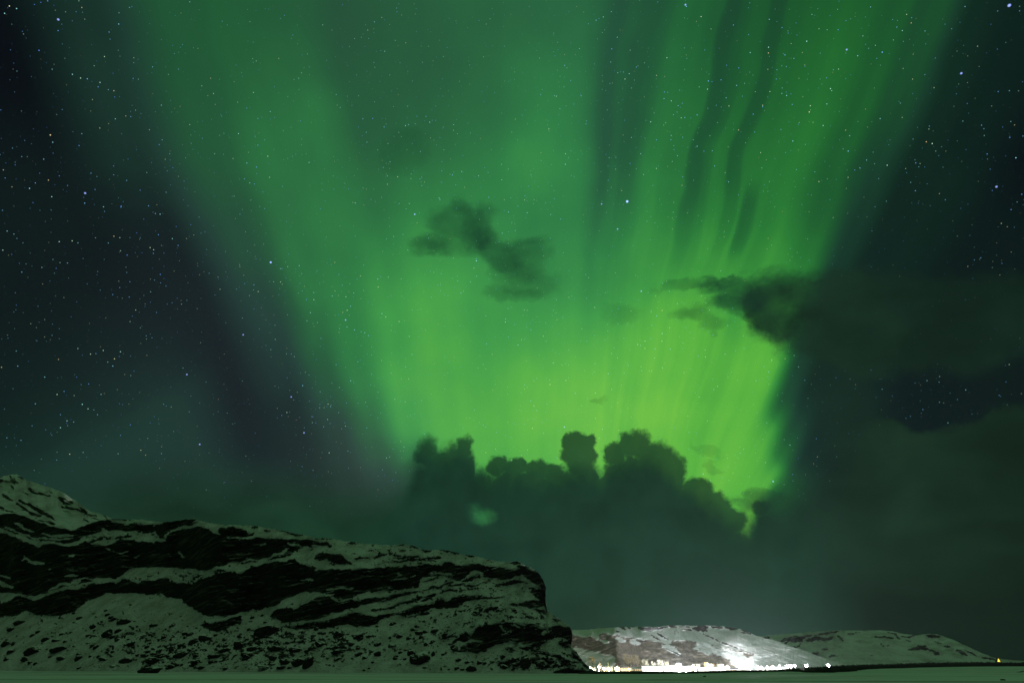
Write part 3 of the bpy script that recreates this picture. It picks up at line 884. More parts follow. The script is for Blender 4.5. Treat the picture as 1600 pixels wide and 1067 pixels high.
v = np.linspace(0, 1, NRh)[:, None]
PX = np.repeat(xs[None, :], NRh, 0)
PY = yb[None, :] + (yc - yb)[None, :] * v
fld = build_fields(np.abs(PX + 2) - 2, PY, [], HS, [], .6)
rockh = sstep(-1.2, 1.2, fld + fbm(PX / 8, (PY - .5 * PX) / 4, 3, .6, 4.0) * 2.2)
rockh = np.maximum(rockh, sstep(.42, .6, fbm((PX + PY) / 16, (PY - .55 * PX) / 4, 4, .6, 14.0)) * .8)
tanS = 0.66 + 0.22 * fbm(PX / 30, PY / 14, 3, .5, 7.0) + rockh * .8
YY, tz, u_, dy_ = relief(PX, PY, tanS, np.full(NCh, 470.0), 2.0)
YY += fbm(PX / 10, PY / 5, 4, .55, 11.0) * 2.0
uw, dyw, dzw = dirs(PX, PY)
V = np.stack([uw * YY / dyw, YY, CAM_H + YY * dzw / dyw], -1)
bot = V[:1].copy(); bot[:, :, 2] = -4.0
V = np.concatenate([bot, V], 0); rockh = np.concatenate([rockh[:1], rockh], 0)
back = [(6, .5, None), (40, .3, None), (260, -.6, None), (700, 0, -6.0)]
hill = grid_mesh("hill", close_back(V, back), snow_rock("hill_snow", .5), {"rock": pad_attr(rockh, 4, 0.0)})
tag(hill, kind="structure")

# ------------------------------------------------------------------ the mountain behind the village
ZT = -3.4
MC = [(845, 1000), (870, 986), (890, 984), (915, 983), (940, 981), (960, 979.5), (1000, 978.5), (1015, 979), (1030, 978.5), (1045, 976.5), (1060, 976.5), (1085, 977), (1105, 976.5), (1130, 978), (1146, 980.5), (1156, 982), (1168, 986), (1178, 991), (1192, 996), (1205, 999), (1222, 1004), (1245, 1012), (1270, 1021), (1295, 1030), (1320, 1036.5), (1345, 1040.5)]
MROCK = [([(998, 980.5), (1008, 982), (1019, 984)], 6), ([(1012, 980), (1025, 982), (1043, 979)], 3.5), ([(1045, 976.5), (1057, 979)], 4), ([(1062, 978), (1076, 979)], 3), ([(1066, 982), (1080, 984)], 3), ([(1082, 981), (1104, 984)], 7), ([(1090, 978), (1106, 980)], 4), ([(1096, 985), (1100, 987)], 3), ([(1112, 979), (1127, 980)], 4), ([(1133, 980), (1153, 981.5)], 5), ([(1160, 984), (1172, 990)], 3.5),
         ([(970, 979), (977, 983)], 5), ([(981, 978), (984, 982)], 4), ([(985, 978), (991, 978)], 4), ([(963, 986), (968, 987)], 2.5), ([(1000, 1001), (1013, 1001)], 2.5), ([(1018, 992), (1032, 1000)], 2), ([(1028, 990), (1045, 999)], 2.5), ([(1100, 990), (1130, 1004), (1176, 1021)], 2), ([(1040, 1012), (1062, 1022), (1092, 1036)], 1.5), ([(1158, 988), (1171, 989)], 2.5)]
MVEG = [
    [(838, 1000), (870, 990), (895, 990), (905, 993), (912, 995.5), (922, 992), (930, 996), (934, 999), (937, 990), (942, 989), (955, 990), (972, 993), (990, 995.5), (1005, 999), (1022, 1000), (1035, 1004), (1045, 1010), (1040, 1024), (1020, 1032), (990, 1028), (960, 1024), (930, 1018), (900, 1012), (838, 1015)],
    [(1050, 1001), (1060, 999.5), (1086, 1001), (1092, 1009), (1102, 1016), (1120, 1022), (1138, 1030), (1150, 1045), (1020, 1045), (960, 1040), (960, 1024), (1000, 1020), (1030, 1012)],
    [(1112, 1006), (1140, 1012), (1165, 1018), (1178, 1024), (1165, 1028), (1140, 1020), (1115, 1011)],
]
MSNOW_AND_LIT = [([(1036, 1010), (1048, 1012), (1060, 1020)], 8), ([(1084, 1012), (1096, 1009)], 7), ([(1092, 1014), (1104, 1018), (1112, 1020)], 7), ([(964, 998), (974, 1002)], 7), ([(985, 1000), (997, 1006)], 7), ([(938, 1000), (950, 1004)], 5), ([(1146, 1020), (1160, 1022)], 5), ([(1090, 1004), (1110, 1004), (1130, 1014)], 4), ([(1136, 1018), (1150, 1026), (1172, 1036)], 15)]  # snow patches; last stroke paints the slope pale to brighten the floodlit spot
NCm, NRm = 620, 130
xs = np.linspace(838, 1345, NCm)
Y0 = 700.0 + 120 * sstep(960, 1010, xs)
yb = np.array([py_of_tz((ZT - CAM_H) / q) for q in Y0])
yc = interp_pts(MC, xs) + .9 * fbm(xs / 6.0, xs * 0 + 1.2, 4, .6)
yc = np.minimum(yc, yb - .5)
v = np.linspace(0, 1, NRm)[:, None]
PX = np.repeat(xs[None, :], NRm, 0)
PY = yb[None, :] + (yc - yb)[None, :] * v
fld = build_fields(PX, PY, [], MROCK, [], .35)
rockm = sstep(-.9, .9, fld + fbm(PX / 3.2, PY / 2.0, 3, .6, 4.0) * 1.5)
flute = fbm((PX - 1055) / (1.0 + np.abs(PY - 972) * .16), PY / 40, 3, .6, 33.0)
rockm = np.maximum(rockm, .75 * sstep(.25, .5, flute) * np.exp(-((PY - 985) / 8) ** 2) * sstep(1020, 1040, PX) * sstep(1125, 1085, PX))
vegf = np.full(PX.shape, -9.0)
wx1 = fbm(PX / 9, PY / 6, 4, .55, 3) * 3.5; wy1 = fbm(PX / 9, PY / 6, 4, .55, 31) * 2.4
for p in MVEG: sd_poly(p, PX + wx1, PY + wy1, vegf)
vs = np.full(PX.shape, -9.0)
for p, wd in MSNOW_AND_LIT: sd_stroke(p, wd, PX + wx1, PY + wy1, vs)
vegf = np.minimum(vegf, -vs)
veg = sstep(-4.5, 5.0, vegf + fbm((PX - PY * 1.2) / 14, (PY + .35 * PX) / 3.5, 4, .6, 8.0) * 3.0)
tanS = 0.30 + .07 * fbm(PX / 40, PY / 20, 3, .5, 7.0) + rockm * .6
tanS += .25 * sstep(-1, 1, vegf)
tanS = np.where((PX < 1000) & (vegf < -1) & (PY < 1002), .16, tanS)
YY, tz, u_, dy_ = relief(PX, PY, tanS, Y0, 4.0)
YY += (fbm(PX / 16, PY / 8, 4, .48, 11.0) * 5.0 + fbm((PX - PY * 1.0) / 9, (PY + .4 * PX) / 6, 3, .5, 19.0) * 1.0 + flute * 1.5) * sstep(0, .2, v)
uw, dyw, dzw = dirs(PX, PY)
V = np.stack([uw * YY / dyw, YY, CAM_H + YY * dzw / dyw], -1)
V[0, :, 2] -= 3.0
MOUNT_V, MOUNT_PX, MOUNT_PY = V.copy(), PX, PY
back = [(15, .6, None), (80, .4, None), (500, .1, None), (1100, 0, -8.0)]
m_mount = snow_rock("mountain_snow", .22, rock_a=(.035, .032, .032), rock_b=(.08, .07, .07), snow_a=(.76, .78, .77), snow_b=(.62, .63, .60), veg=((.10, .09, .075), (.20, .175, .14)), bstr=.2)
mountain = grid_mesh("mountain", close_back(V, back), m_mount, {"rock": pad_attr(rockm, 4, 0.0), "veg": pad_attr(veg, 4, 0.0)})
tag(mountain, kind="structure")

# ------------------------------------------------------------------ the long snowy ridge at the right
RC = [(1130, 996), (1165, 994), (1190, 993.5), (1215, 991), (1240, 989), (1262, 987), (1290, 985), (1312, 984), (1335, 984.5), (1380, 984.5), (1396, 986), (1412, 990), (1432, 992), (1450, 989.5), (1465, 990), (1478, 995), (1492, 1000), (1506, 1007), (1520, 1013), (1535, 1020), (1550, 1026), (1566, 1029), (1590, 1031), (1620, 1033), (1690, 1036)]
RS = [([(1222, 1001), (1232, 997)], 5), ([(1234, 995), (1251, 995)], 3), ([(1212, 1007), (1223, 1004)], 2), ([(1228, 1004), (1233, 998), (1250, 997), (1263, 993)], 5), ([(1235, 999), (1253, 1001)], 6), ([(1236, 1009), (1245, 1010), (1254, 1004)], 2), ([(1260, 1000), (1275, 997), (1300, 998)], 5), ([(1285, 1000), (1301, 996)], 5), ([(1266, 993), (1290, 990), (1311, 986)], 2.8), ([(1309, 993), (1318, 1000)], 3), ([(1191, 998), (1201, 995)], 5), ([(1285, 1014), (1292, 1014)], 4), ([(1266, 1022), (1278, 1020)], 4), ([(1297, 1026), (1305, 1024)], 4),
      ([(1325, 990), (1345, 987)], 2), ([(1366, 995), (1396, 996)], 3.2), ([(1388, 987), (1400, 991), (1405, 999)], 2.6), ([(1408, 994), (1431, 993)], 3), ([(1415, 998), (1425, 1001)], 3), ([(1420, 1014), (1440, 1012), (1451, 1014)], 4.5), ([(1435, 1010), (1446, 1010)], 5), ([(1450, 1014), (1466, 1019)], 3.5), ([(1448, 993), (1467, 993)], 5), ([(1459, 1001), (1471, 1005)], 2.5), ([(1477, 1009), (1485, 1009)], 3.5), ([(1495, 1015), (1509, 1022)], 5), ([(1504, 1014), (1520, 1020), (1527, 1025)], 2), ([(1534, 1026), (1554, 1030)], 3), ([(1459, 1020), (1467, 1021)], 4), ([(1376, 1006), (1381, 1009)], 2), ([(1386, 1008), (1391, 1008)], 2)]
NCr, NRr = 560, 110
xs = np.linspace(1130, 1690, NCr)
Yr = np.full(NCr, 1550.0)
yb = np.full(NCr, py_of_tz((-2.0 - CAM_H) / 1550.0))
yc = interp_pts(RC, xs) + .7 * fbm(xs / 8.0, xs * 0 + 5.2, 4, .6)
yc = np.minimum(yc, yb - .5)
v = np.linspace(0, 1, NRr)[:, None]
PX = np.repeat(xs[None, :], NRr, 0)
PY = yb[None, :] + (yc - yb)[None, :] * v
fld = build_fields(PX, PY, [], RS, [], .45)
rockr = sstep(-.9, .9, fld + fbm(PX / 3.5, PY / 2.0, 3, .6, 4.0) * 1.7)
veg = sstep(.22, .6, fbm((PX - PY) / 26, (PY + .3 * PX) / 9, 4, .6, 18.0)) * .55
tanS = 0.34 + .12 * fbm(PX / 50, PY / 20, 3, .5, 7.0) + rockr * .7
YY, tz, u_, dy_ = relief(PX, PY, tanS, Yr, 2.0)
YY += (fbm(PX / 20, PY / 10, 5, .52, 17.0) * 16.0) * sstep(0, .2, v)
uw, dyw, dzw = dirs(PX, PY)
V = np.stack([uw * YY / dyw, YY, CAM_H + YY * dzw / dyw], -1)
V[0, :, 2] -= 6.0
back = [(20, .6, None), (120, .4, None), (900, .1, None), (1800, 0, -8.0)]
ridge = grid_mesh("snowy_ridge", close_back(V, back), snow_rock("ridge_snow", .16, rock_a=(.03, .03, .034), rock_b=(.07, .068, .075), veg=((.22, .21, .18), (.32, .31, .27)), bstr=.5), {"rock": pad_attr(rockr, 4, 0.0), "veg": pad_attr(veg, 4, 0.0)})
tag(ridge, kind="structure")

# ------------------------------------------------------------------ boulders on the scree
random.seed(11)


def boulder_material():
    m, g, b = new_mat("boulder_basalt")
    P = g.n.new('ShaderNodeTexCoord').outputs['Object']
    geo = g.n.new('ShaderNodeNewGeometry')
    nz_ = g.sep(geo.outputs['Normal'])[2]
    n1 = g.noise(geo.outputs['Position'], 1.3, 4.0, .6)
    n2 = g.noise(geo.outputs['Position'], .35, 3.0, .6)
    rock = g.cmix(g.rng(n1, .3, .7), (.010, .010, .009), (.030, .029, .024))
    f = g.rng(g.madd(g.sub(n1, .5), .7, nz_), .62, .85)
    f = g.mul(f, g.rng(n2, .34, .46))
    g.put(b.inputs['Base Color'], g.cmix(f, rock, (.74, .76, .75)))
    bump(g, b, n1, .6, .3)
    return m


M_BOULDER = boulder_material()


def boulder_mesh(seed):
    r = random.Random(seed)
    bm = bmesh.new()
    bmesh.ops.create_icosphere(bm, subdivisions=3, radius=1.0)
    planes = []
    for _ in range(9):
        n = Vector((r.gauss(0, 1), r.gauss(0, 1), r.gauss(0, .8))).normalized()
        planes.append((n, r.uniform(.55, .85)))
    ph = [r.uniform(0, 9) for _ in range(6)]
    for vtx in bm.verts:
        p = vtx.co.copy()
        for n, d in planes:
            k = p.dot(n)
            if k > d: p -= n * (k - d) * .93
        p *= 1 + .07 * math.sin(4 * p.x + ph[0]) * math.sin(5 * p.y + ph[1]) + .05 * math.sin(9 * p.z + ph[2] + 6 * p.x)
        vtx.co = p
    me = bpy.data.meshes.new("boulder")
    bm.to_mesh(me); bm.free()
    me.materials.append(M_BOULDER)
    return me


B_MESH = [boulder_mesh(i) for i in range(9)]


def cliff_point(px, py):
    j = int(np.clip(np.searchsorted(CLIFF_PX[0], px), 1, CLIFF_PX.shape[1] - 1))
    col = CLIFF_PY[:, j]
    i = int(np.argmin(np.abs(col - py)))
    return Vector(CLIFF_V[max(1, i), j])


def put_boulder(x, y, wpx, hpx, label, group, onground=False, rnd=random):
    base_y = y + hpx * .42
    if onground:
        d = ray(x, base_y)
        k = -CAM_H / d.z
        P = Vector((0, 0, CAM_H)) + d * k
        P.z = float(ground_z(np.array([P.x]), np.array([P.y]))[0])
    else:
        P = cliff_point(x, base_y)
    mx_px = P.y / 1025.0; my_px = P.y / 1150.0
    o = bpy.data.objects.new("boulder", rnd.choice(B_MESH))
    COL.objects.link(o)
    sx = wpx * mx_px / 1.55; sz = hpx * my_px / 1.5
    o.scale = (sx, max(sz, sx * .7) * rnd.uniform(.8, 1.1), sz)
    o.rotation_euler = (rnd.uniform(-.15, .15), rnd.uniform(-.2, .2), rnd.uniform(-.5, .5) + rnd.choice((0, math.pi)))
    o.location = P + Vector((0, 0.25 * sx, sz * .50))
    tag(o, label, "boulder", group)
    return o


BIG = {
    (657, 1027, 31, 17): "large angular black boulder alone on the open snow apron below the strata",
    (230, 1047, 34, 10): "low dark boulder lying out on the flat snow field in front of the scree",
    (50, 1016, 25, 15): "big rounded dark boulder at the left foot of the cliff",
    (90, 1014, 34, 8): "long low slab-like boulder lying flat right of the big rounded one",
    (420, 985, 40, 17): "broad humped boulder under the lowest overhang above the rubble field",
    (479, 1034, 15, 18): "upright dark block standing at the lower edge of the rubble field",
    (466, 1035, 21, 12): "squat dark boulder leaning against the upright block",
    (190, 971, 22, 10): "flat-topped dark boulder high on the left snow apron",
    (165, 990, 20, 14): "knobbly dark boulder in the middle of the left snow apron",
    (640, 1019, 9, 9): "small square boulder just upslope of the large angular one",
    (589, 1021, 12, 9): "lone reddish-dark boulder at the right end of the rubble field",
    (736, 1044, 14, 10): "dark boulder at the snow field's edge below the lower cavern",
    (28, 972, 18, 8): "snow-topped low boulder at the far left under the overhang",
    (5, 1006, 13, 10): "dark boulder cut by the left edge of the picture",
    (820, 1034, 14, 16): "tall dark block among the rubble under the nose of the cliff",
    (1101, 1055.5, 5, 2.2): "tiny dark stone alone on the flat snow field in front of the village",
    (1568, 1061, 8, 2.6): "dark stone low in the snow field at the lower right corner",
    (1594, 1049, 16, 2.2): "long dark low rock at the right edge of the snow field",
}
for k, lab in BIG.items():
    og = k[0] > 1000 or k[0] == 230
    put_boulder(*k, lab, "boulders on the snow field" if og else "boulders on the scree", onground=og)
SMALL = [(15, 982, 16, 10), (57, 987, 8, 7), (95, 990, 9, 6), (18, 1006, 6, 8), (15, 1017, 14, 10), (85, 1000, 16, 7), (100, 1002, 8, 6), (115, 972, 8, 3), (150, 963, 9, 3), (172, 963, 12, 7), (163, 953, 8, 5), (157, 971, 8, 4), (144, 979, 12, 10), (182, 985, 14, 10), (181, 999, 8, 7), (149, 1010, 10, 8), (203, 1006, 16, 11), (236, 977, 10, 8), (214, 978, 6, 4),
         (7, 1030, 11, 8), (36, 1030, 18, 11), (93, 1028, 18, 8), (54, 1037, 8, 6), (120, 1029, 13, 10), (122, 1043, 9, 5), (76, 1025, 9, 5), (160, 1029, 28, 8), (195, 1031, 30, 11), (238, 1032, 34, 12), (175, 1040, 15, 4), (228, 1041, 10, 6), (221, 1043, 9, 6),
         (241, 976, 10, 6), (296, 990, 14, 6), (318, 995, 26, 13), (350, 998, 9, 8), (255, 994, 12, 6), (279, 1008, 8, 7), (300, 1003, 20, 11), (245, 1025, 34, 12), (280, 1022, 26, 13), (305, 1033, 20, 8), (313, 1042, 12, 7), (262, 1043, 12, 7), (275, 1038, 9, 5), (330, 1033, 12, 8), (335, 1025, 24, 9), (375, 1006, 28, 14), (392, 1012, 20, 10), (350, 1015, 20, 8), (430, 1012, 30, 13), (385, 1022, 24, 10), (425, 1028, 16, 10),
         (415, 1042, 38, 6), (440, 1042, 18, 7), (352, 1044, 14, 5), (445, 1034, 20, 11), (451, 1043, 9, 5), (514, 1038, 7, 3), (568, 1046, 6, 3.5), (576, 1043, 6, 4), (617, 1028, 9, 6), (632, 1029, 7, 4), (527, 1029, 18, 6), (535, 1033, 5, 3), (560, 1022, 18, 7), (568, 1027, 12, 6), (530, 1017, 28, 9), (460, 1015, 24, 11), (500, 1005, 24, 11), (528, 990, 26, 13), (560, 993, 20, 9), (576, 994, 10, 6), (590, 1006, 14, 8),
         (610, 1008, 18, 6), (608, 996, 5, 6), (645, 983, 10, 6), (650, 978, 8, 6), (657, 995, 9, 7), (664, 1006, 7, 6), (676, 1021, 6, 8), (713, 1044, 8, 6), (722, 1045, 9, 4), (748, 1034, 11, 7), (757, 1036, 7, 5), (730, 1034, 10, 5), (715, 1031, 10, 4), (769, 1034, 8, 4), (788, 1041, 14, 8), (805, 1037, 18, 8), (786, 1026, 9, 7), (842, 1038, 12, 7), (850, 1028, 12, 8), (700, 1045, 4, 3), (772, 949, 16, 6), (752, 952, 9, 6), (803, 953, 8, 6), (825, 963, 12, 6), (750, 960, 5, 5), (762, 962, 5, 4)]
ZONES = [(260, "dark snow-dusted boulder scattered on the left snow apron below the overhang", "boulders on the left snow apron"),
         (470, "dark boulder packed in the dense rubble field at the middle foot of the cliff", "boulders of the middle rubble field"),
         (620, "dark boulder in the rubble field below the slanting strata", "boulders below the slanting strata"),
         (780, "small dark boulder on the smooth snow apron left of the cavern", "boulders on the smooth snow apron"),
         (2000, "dark boulder in the rubble at the right foot of the cliff's nose", "boulders below the nose")]


def zone(x):
    for lim, lab, gr in ZONES:
        if x < lim: return lab, gr


for k in SMALL:
    lab, gr = zone(k[0])
    q_ = .78 if k[0] < 620 else .88
    put_boulder(k[0], k[1], k[2] * q_, k[3] * q_, lab, gr)
rb = random.Random(5)
n = 0
while n < 150:
    x = rb.uniform(-5, 900)
    y = rb.uniform(955, 1043)
    dn = 0.10
    for cx, cy, rx, ry, a in GAP_DENS:
        dn += a * math.exp(-((x - cx) / rx) ** 2 - ((y - cy) / ry) ** 2)
    if rb.random() > dn: continue
    j = int(np.clip(np.searchsorted(CLIFF_PX[0], x), 1, CLIFF_PX.shape[1] - 1))
    i = int(np.argmin(np.abs(CLIFF_PY[:, j] - y)))
    if rock[i, j] > .3 or i > NR * .75: continue
    s = rb.uniform(2.2, 5.5) * (1 + 1.0 * rb.random() ** 4)
    lab, gr = zone(x)
    put_boulder(x, y, s * rb.uniform(1.0, 1.7), s * rb.uniform(.7, 1.0), lab, gr, rnd=rb)
    n += 1

# ------------------------------------------------------------------ the dark river bank in front of the village, the scrub belt beyond the field
def plain(name, c1, c2, scale=1.0, rough=.9):
    m, g, b = new_mat(name)
    geo = g.n.new('ShaderNodeNewGeometry')
    n1 = g.noise(geo.outputs['Position'], scale, 4.0, .6)
    g.put(b.inputs['Base Color'], g.cmix(g.rng(n1, .3, .7), c1, c2))
    b.inputs['Roughness'].default_value = rough
    return m


def glow(name, col, strength):
    m = bpy.data.materials.new(name)
    m.use_nodes = True
    b = m.node_tree.nodes['Principled BSDF']
    b.inputs['Base Color'].default_value = (.05, .05, .05, 1)
    b.inputs['Emission Color'].default_value = tuple(col) + (1,)
    b.inputs['Emission Strength'].default_value = strength
    return m


def strip(name, pts, mat, depth, x0, x1, step, ragged, rows_n=6, seed=0):
    xs = np.arange(x0, x1, step)
    ybt = np.interp(xs, [p[0] for p in pts], [p[1] for p in pts])
    ytp = np.interp(xs, [p[0] for p in pts], [p[2] for p in pts])
    _, a, b_ = dirs(xs, ybt)
    Yb = CAM_H / np.maximum(-(b_ / a), 1e-4)
    _, a2, b2 = dirs(xs, ytp)
    tzt = b2 / a2
    u = (xs - 800.0) / F
    prof = [(-.0, -.3), (.0, .25), (.12, .6), (.3, .85), (.5, 1.0), (.8, .8), (1.0, -.4)]
    V = []
    for k, (dd, hh) in enumerate(prof):
        Yk = Yb + dd * depth
        zt = np.maximum(CAM_H + (Yb + .5 * depth) * tzt, .15)
        r_ = fbm(xs / 1.6, xs * 0 + seed + k * 3.1, 3, .7) * ragged
        z = hh * zt * (1 + r_ * (hh > 0)) 
        Yk = Yk + fbm(xs / 3.0, xs * 0 + 5 + k * 7.7 + seed, 3, .6) * depth * .12 * (0 < k < 6)
        V.append(np.stack([Yk * u / a, Yk, z], -1))
    V = np.stack(V, 0)
    return grid_mesh(name, V, mat)


BANK = [(900, 1052.3, 1050), (935, 1052.6, 1048.2), (980, 1052.4, 1048.2), (1030, 1052, 1048.4), (1070, 1051.6, 1048.4), (1110, 1051, 1047.4), (1150, 1050.2, 1046.2), (1165, 1049.8, 1046), (1200, 1049.2, 1046), (1225, 1048.8, 1045), (1240, 1048.8, 1043.6), (1250, 1049.2, 1043), (1258, 1050.2, 1042.4), (1275, 1050.8, 1041.4), (1290, 1051, 1041), (1302, 1050.6, 1040.6), (1312, 1048.2, 1040.4), (1330, 1047.6, 1041.5), (1345, 1046.8, 1045)]
bank = strip("riverbank", BANK, plain("dark_bank_earth", (.010, .010, .010), (.028, .026, .024), .6), 9.0, 904, 1340, .5, .22, seed=1)
tag(bank, kind="structure")
SCRUB = [(1296, 1047, 1039.6), (1320, 1046, 1038.6), (1340, 1045.4, 1037.8), (1380, 1044, 1036.8), (1420, 1043, 1036), (1440, 1042.2, 1034.7), (1480, 1041.4, 1034.2), (1520, 1040.8, 1033.8), (1600, 1040.3, 1034.2), (1700, 1040.2, 1034.2)]
scrub = strip("scrub", SCRUB, plain("dark_scrub", (.005, .007, .005), (.014, .017, .012), .3), 40.0, 1298, 1690, .35, .30, seed=9)
tag(scrub, kind="stuff")

# ------------------------------------------------------------------ the village
ZV = -3.4
PXM = 1025.0


def vpos(px, Y):
    d = ray(px, 1046)
    return Vector((d.x / d.y * Y, Y, ZV))


def vz(py, Y):
    _, a, b_ = dirs(np.array([800.0]), np.array([float(py)]))
    return CAM_H + Y * float(b_[0] / a[0])


M_WALL = plain("white_painted_boards", (.74, .74, .72), (.82, .82, .80), .8)
M_WALLY = plain("cream_render", (.62, .54, .36), (.70, .62, .44), .8)
M_WALLD = plain("dark_boards", (.05, .045, .04), (.09, .08, .07), .8)
M_ROOF = plain("snowy_roof", (.70, .72, .72), (.80, .82, .82), .5)
M_ROOFD = plain("dark_sheet_roof", (.04, .04, .045), (.08, .08, .085), .5)
M_TRIM = plain("window_trim", (.30, .28, .25), (.36, .34, .30), 1.0)
M_WIN = glow("lit_window", (1.0, .62, .18), 1.6)
M_WINW = glow("lit_white_window", (1.0, .93, .82), 2.4)
M_DARKGLASS = plain("dark_glass", (.02, .022, .025), (.03, .03, .035), 1.0, .15)
M_DOOR = plain("painted_door", (.16, .07, .04), (.20, .09, .05), 1.0)


def box(bm, x0, x1, y0, y1, z0, z1):
    vs_ = [bm.verts.new(p) for p in ((x0, y0, z0), (x1, y0, z0), (x1, y1, z0), (x0, y1, z0), (x0, y0, z1), (x1, y0, z1), (x1, y1, z1), (x0, y1, z1))]
    for q in ((0, 3, 2, 1), (4, 5, 6, 7), (0, 1, 5, 4), (1, 2, 6, 5), (2, 3, 7, 6), (3, 0, 4, 7)):
        bm.faces.new([vs_[i] for i in q])


def empty(name, loc, rz=0.0):
    o = bpy.data.objects.new(name, None)
    COL.objects.link(o)
    o.location = loc
    o.rotation_euler = (0, 0, rz)
    o.empty_display_size = .5
    return o


def house(px0, px1, py_eave, py_ridge, Y, wall, roofm, wins, label, gable_front=False, depth=8.0, winm=None, tower=None, chimney=True, name="house", cat="house"):
    pc = .5 * (px0 + px1)
    base = vpos(pc, Y)
    W = (px1 - px0) * Y / PXM
    he = vz(py_eave, Y) - ZV; hr = vz(py_ridge, Y) - ZV
    root = empty(name, base, -math.atan2(base.x, base.y) * .8)
    tag(root, label, cat, "village buildings")
    bm = bmesh.new()
    h2 = W / 2
    box(bm, -h2, h2, 0, depth, -.6, he)
    if gable_front:
        for y_ in (0.0, depth - .001):
            bm.faces.new([bm.verts.new(p) for p in ((-h2, y_, he), (h2, y_, he), (0, y_, hr))])
    else:
        for x_ in (-h2, h2):
            bm.faces.new([bm.verts.new(p) for p in ((x_, 0, he), (x_, depth, he), (x_, depth / 2, hr))])
    link_bm("wall", bm, wall, root)
    bm = bmesh.new()
    ov, th = .35, .22
    if gable_front:
        sec = [(-h2 - ov, he - ov * (hr - he) / h2), (0, hr), (h2 + ov, he - ov * (hr - he) / h2)]
        A = [[bm.verts.new((x, y_, z + dz_)) for (x, z) in sec for dz_ in (.02, th)] for y_ in (-ov, depth + ov)]
    else:
        d2 = depth / 2
        sec = [(-ov, he - ov * (hr - he) / d2), (d2, hr), (depth + ov, he - ov * (hr - he) / d2)]
        A = [[bm.verts.new((x_, y, z + dz_)) for (y, z) in sec for dz_ in (.02, th)] for x_ in (-h2 - ov, h2 + ov)]
    a, c = A
    for q in ((0, 2, 3, 1), (2, 4, 5, 3)):
        bm.faces.new([a[i] for i in q]); bm.faces.new([c[i] for i in q[::-1]])
    for i, k in ((1, 3), (3, 5), (5, 4), (4, 2), (2, 0), (0, 1)):
        bm.faces.new([a[i], a[k], c[k], c[i]])
    rf = link_bm("roof", bm, roofm, root)
    if chimney:
        bm = bmesh.new()
        cx = .22 * W if not gable_front else 0.18 * W
        box(bm, cx - .35, cx + .35, depth * .5 - .35, depth * .5 + .35, hr - .8, hr + .9)
        link_bm("chimney", bm, M_WALLD, rf)
    wm = winm or M_WIN
    nw, wf, z0, z1, door_at = wins
    for k in range(nw):
        x = -h2 + W * (k + .5) / nw
        ww = W / nw * wf * .5
        zz0, zz1 = he * z0, he * z1
        lit = True
        bm = bmesh.new()
        box(bm, x - ww, x + ww, -.06, -.004, zz0, zz1)
        win = link_bm("window", bm, wm if lit else M_DARKGLASS, root)
        bm = bmesh.new()
        t_ = .12
        box(bm, x - ww - t_, x - ww, -.10, -.004, zz0 - t_, zz1 + t_)
        box(bm, x + ww, x + ww + t_, -.10, -.004, zz0 - t_, zz1 + t_)
        box(bm, x - ww, x + ww, -.10, -.004, zz1, zz1 + t_)
        box(bm, x - ww, x + ww, -.10, -.004, zz0 - t_, zz0)
        link_bm("frame", bm, M_TRIM, win)
    if door_at is not None:
        bm = bmesh.new()
        x = -h2 + W * door_at
        box(bm, x - .5, x + .5, -.09, -.005, -.2, 2.05)
        link_bm("door", bm, M_DOOR, root)
    if tower:
        tx0, tx1, py = tower
        bm = bmesh.new()
        xa = (tx0 - pc) * Y / PXM; xb = (tx1 - pc) * Y / PXM
        box(bm, xa, xb, 1.0, depth - 1.0, -.5, vz(py, Y) - ZV)
        link_bm("tower", bm, wall, root)
    return root


house(919, 931, 1044.6, 1042.2, 596, M_WALL, M_ROOF, (3, .4, .35, .75, .5), "small white lit cottage nearest to the nose of the cliff")
house(934.5, 941.5, 1039, 1034.8, 640, M_WALLY, M_ROOF, (2, .35, .55, .75, None), "tall pale gabled house left of the two dark conifers", True)
house(943, 957.5, 1043, 1040.6, 612, M_WALLY, M_ROOF, (4, .5, .35, .75, .45), "amber-lit house right behind the two dark conifers")
house(960, 968.8, 1043.3, 1040.8, 590, M_WALL, M_ROOF, (2, .4, .35, .75, .5), "small white house between the conifers and the long dark house", True)
house(970, 986.5, 1042.2, 1041.2, 584, M_WALLD, M_ROOFD, (4, .72, .35, .80, .9), "long dark house with a row of glowing amber windows")
house(988, 1001, 1043.6, 1041.8, 615, M_WALL, M_ROOF, (4, .4, .35, .75, .2), "low white house under the row of pale birches")
house(1004, 1057.8, 1040.6, 1039.6, 600, M_WALL, M_ROOF, (14, .35, .45, .72, .6), "very long glaring white hall in the middle of the village", depth=14, winm=M_WINW, tower=(1058.2, 1064, 1037.6), chimney=False, name="hall", cat="hall")
house(1065, 1078, 1041.6, 1040.8, 604, M_WALL, M_ROOF, (5, .4, .4, .75, .3), "short white hall joined to the right of the very long one", winm=M_WINW, chimney=False, name="hall", cat="hall")
house(1079.5, 1088, 1043, 1040.4, 615, M_WALLY, M_ROOF, (2, .4, .35, .75, .5), "cream gabled house right of the white halls", True)
house(1092, 1124, 1043.4, 1042.2, 588, M_WALL, M_ROOF, (9, .45, .4, .75, .7), "long low white building with warm lit windows left of the big floodlight", winm=M_WINW, chimney=False, name="hall", cat="hall")
house(1126, 1132, 1043, 1040.2, 612, M_WALL, M_ROOF, (2, .4, .35, .75, None), "narrow white gabled house at the end of the long low building", True)
house(1133.5, 1141.5, 1041.6, 1038.4, 640, M_WALL, M_ROOF, (2, .4, .4, .75, None), "tall white gabled house below the lit slope", True)
house(1143, 1153, 1044.6, 1043.2, 590, M_WALLD, M_ROOFD, (4, .6, .4, .8, None), "low dark house with small yellow windows left of the big floodlight")
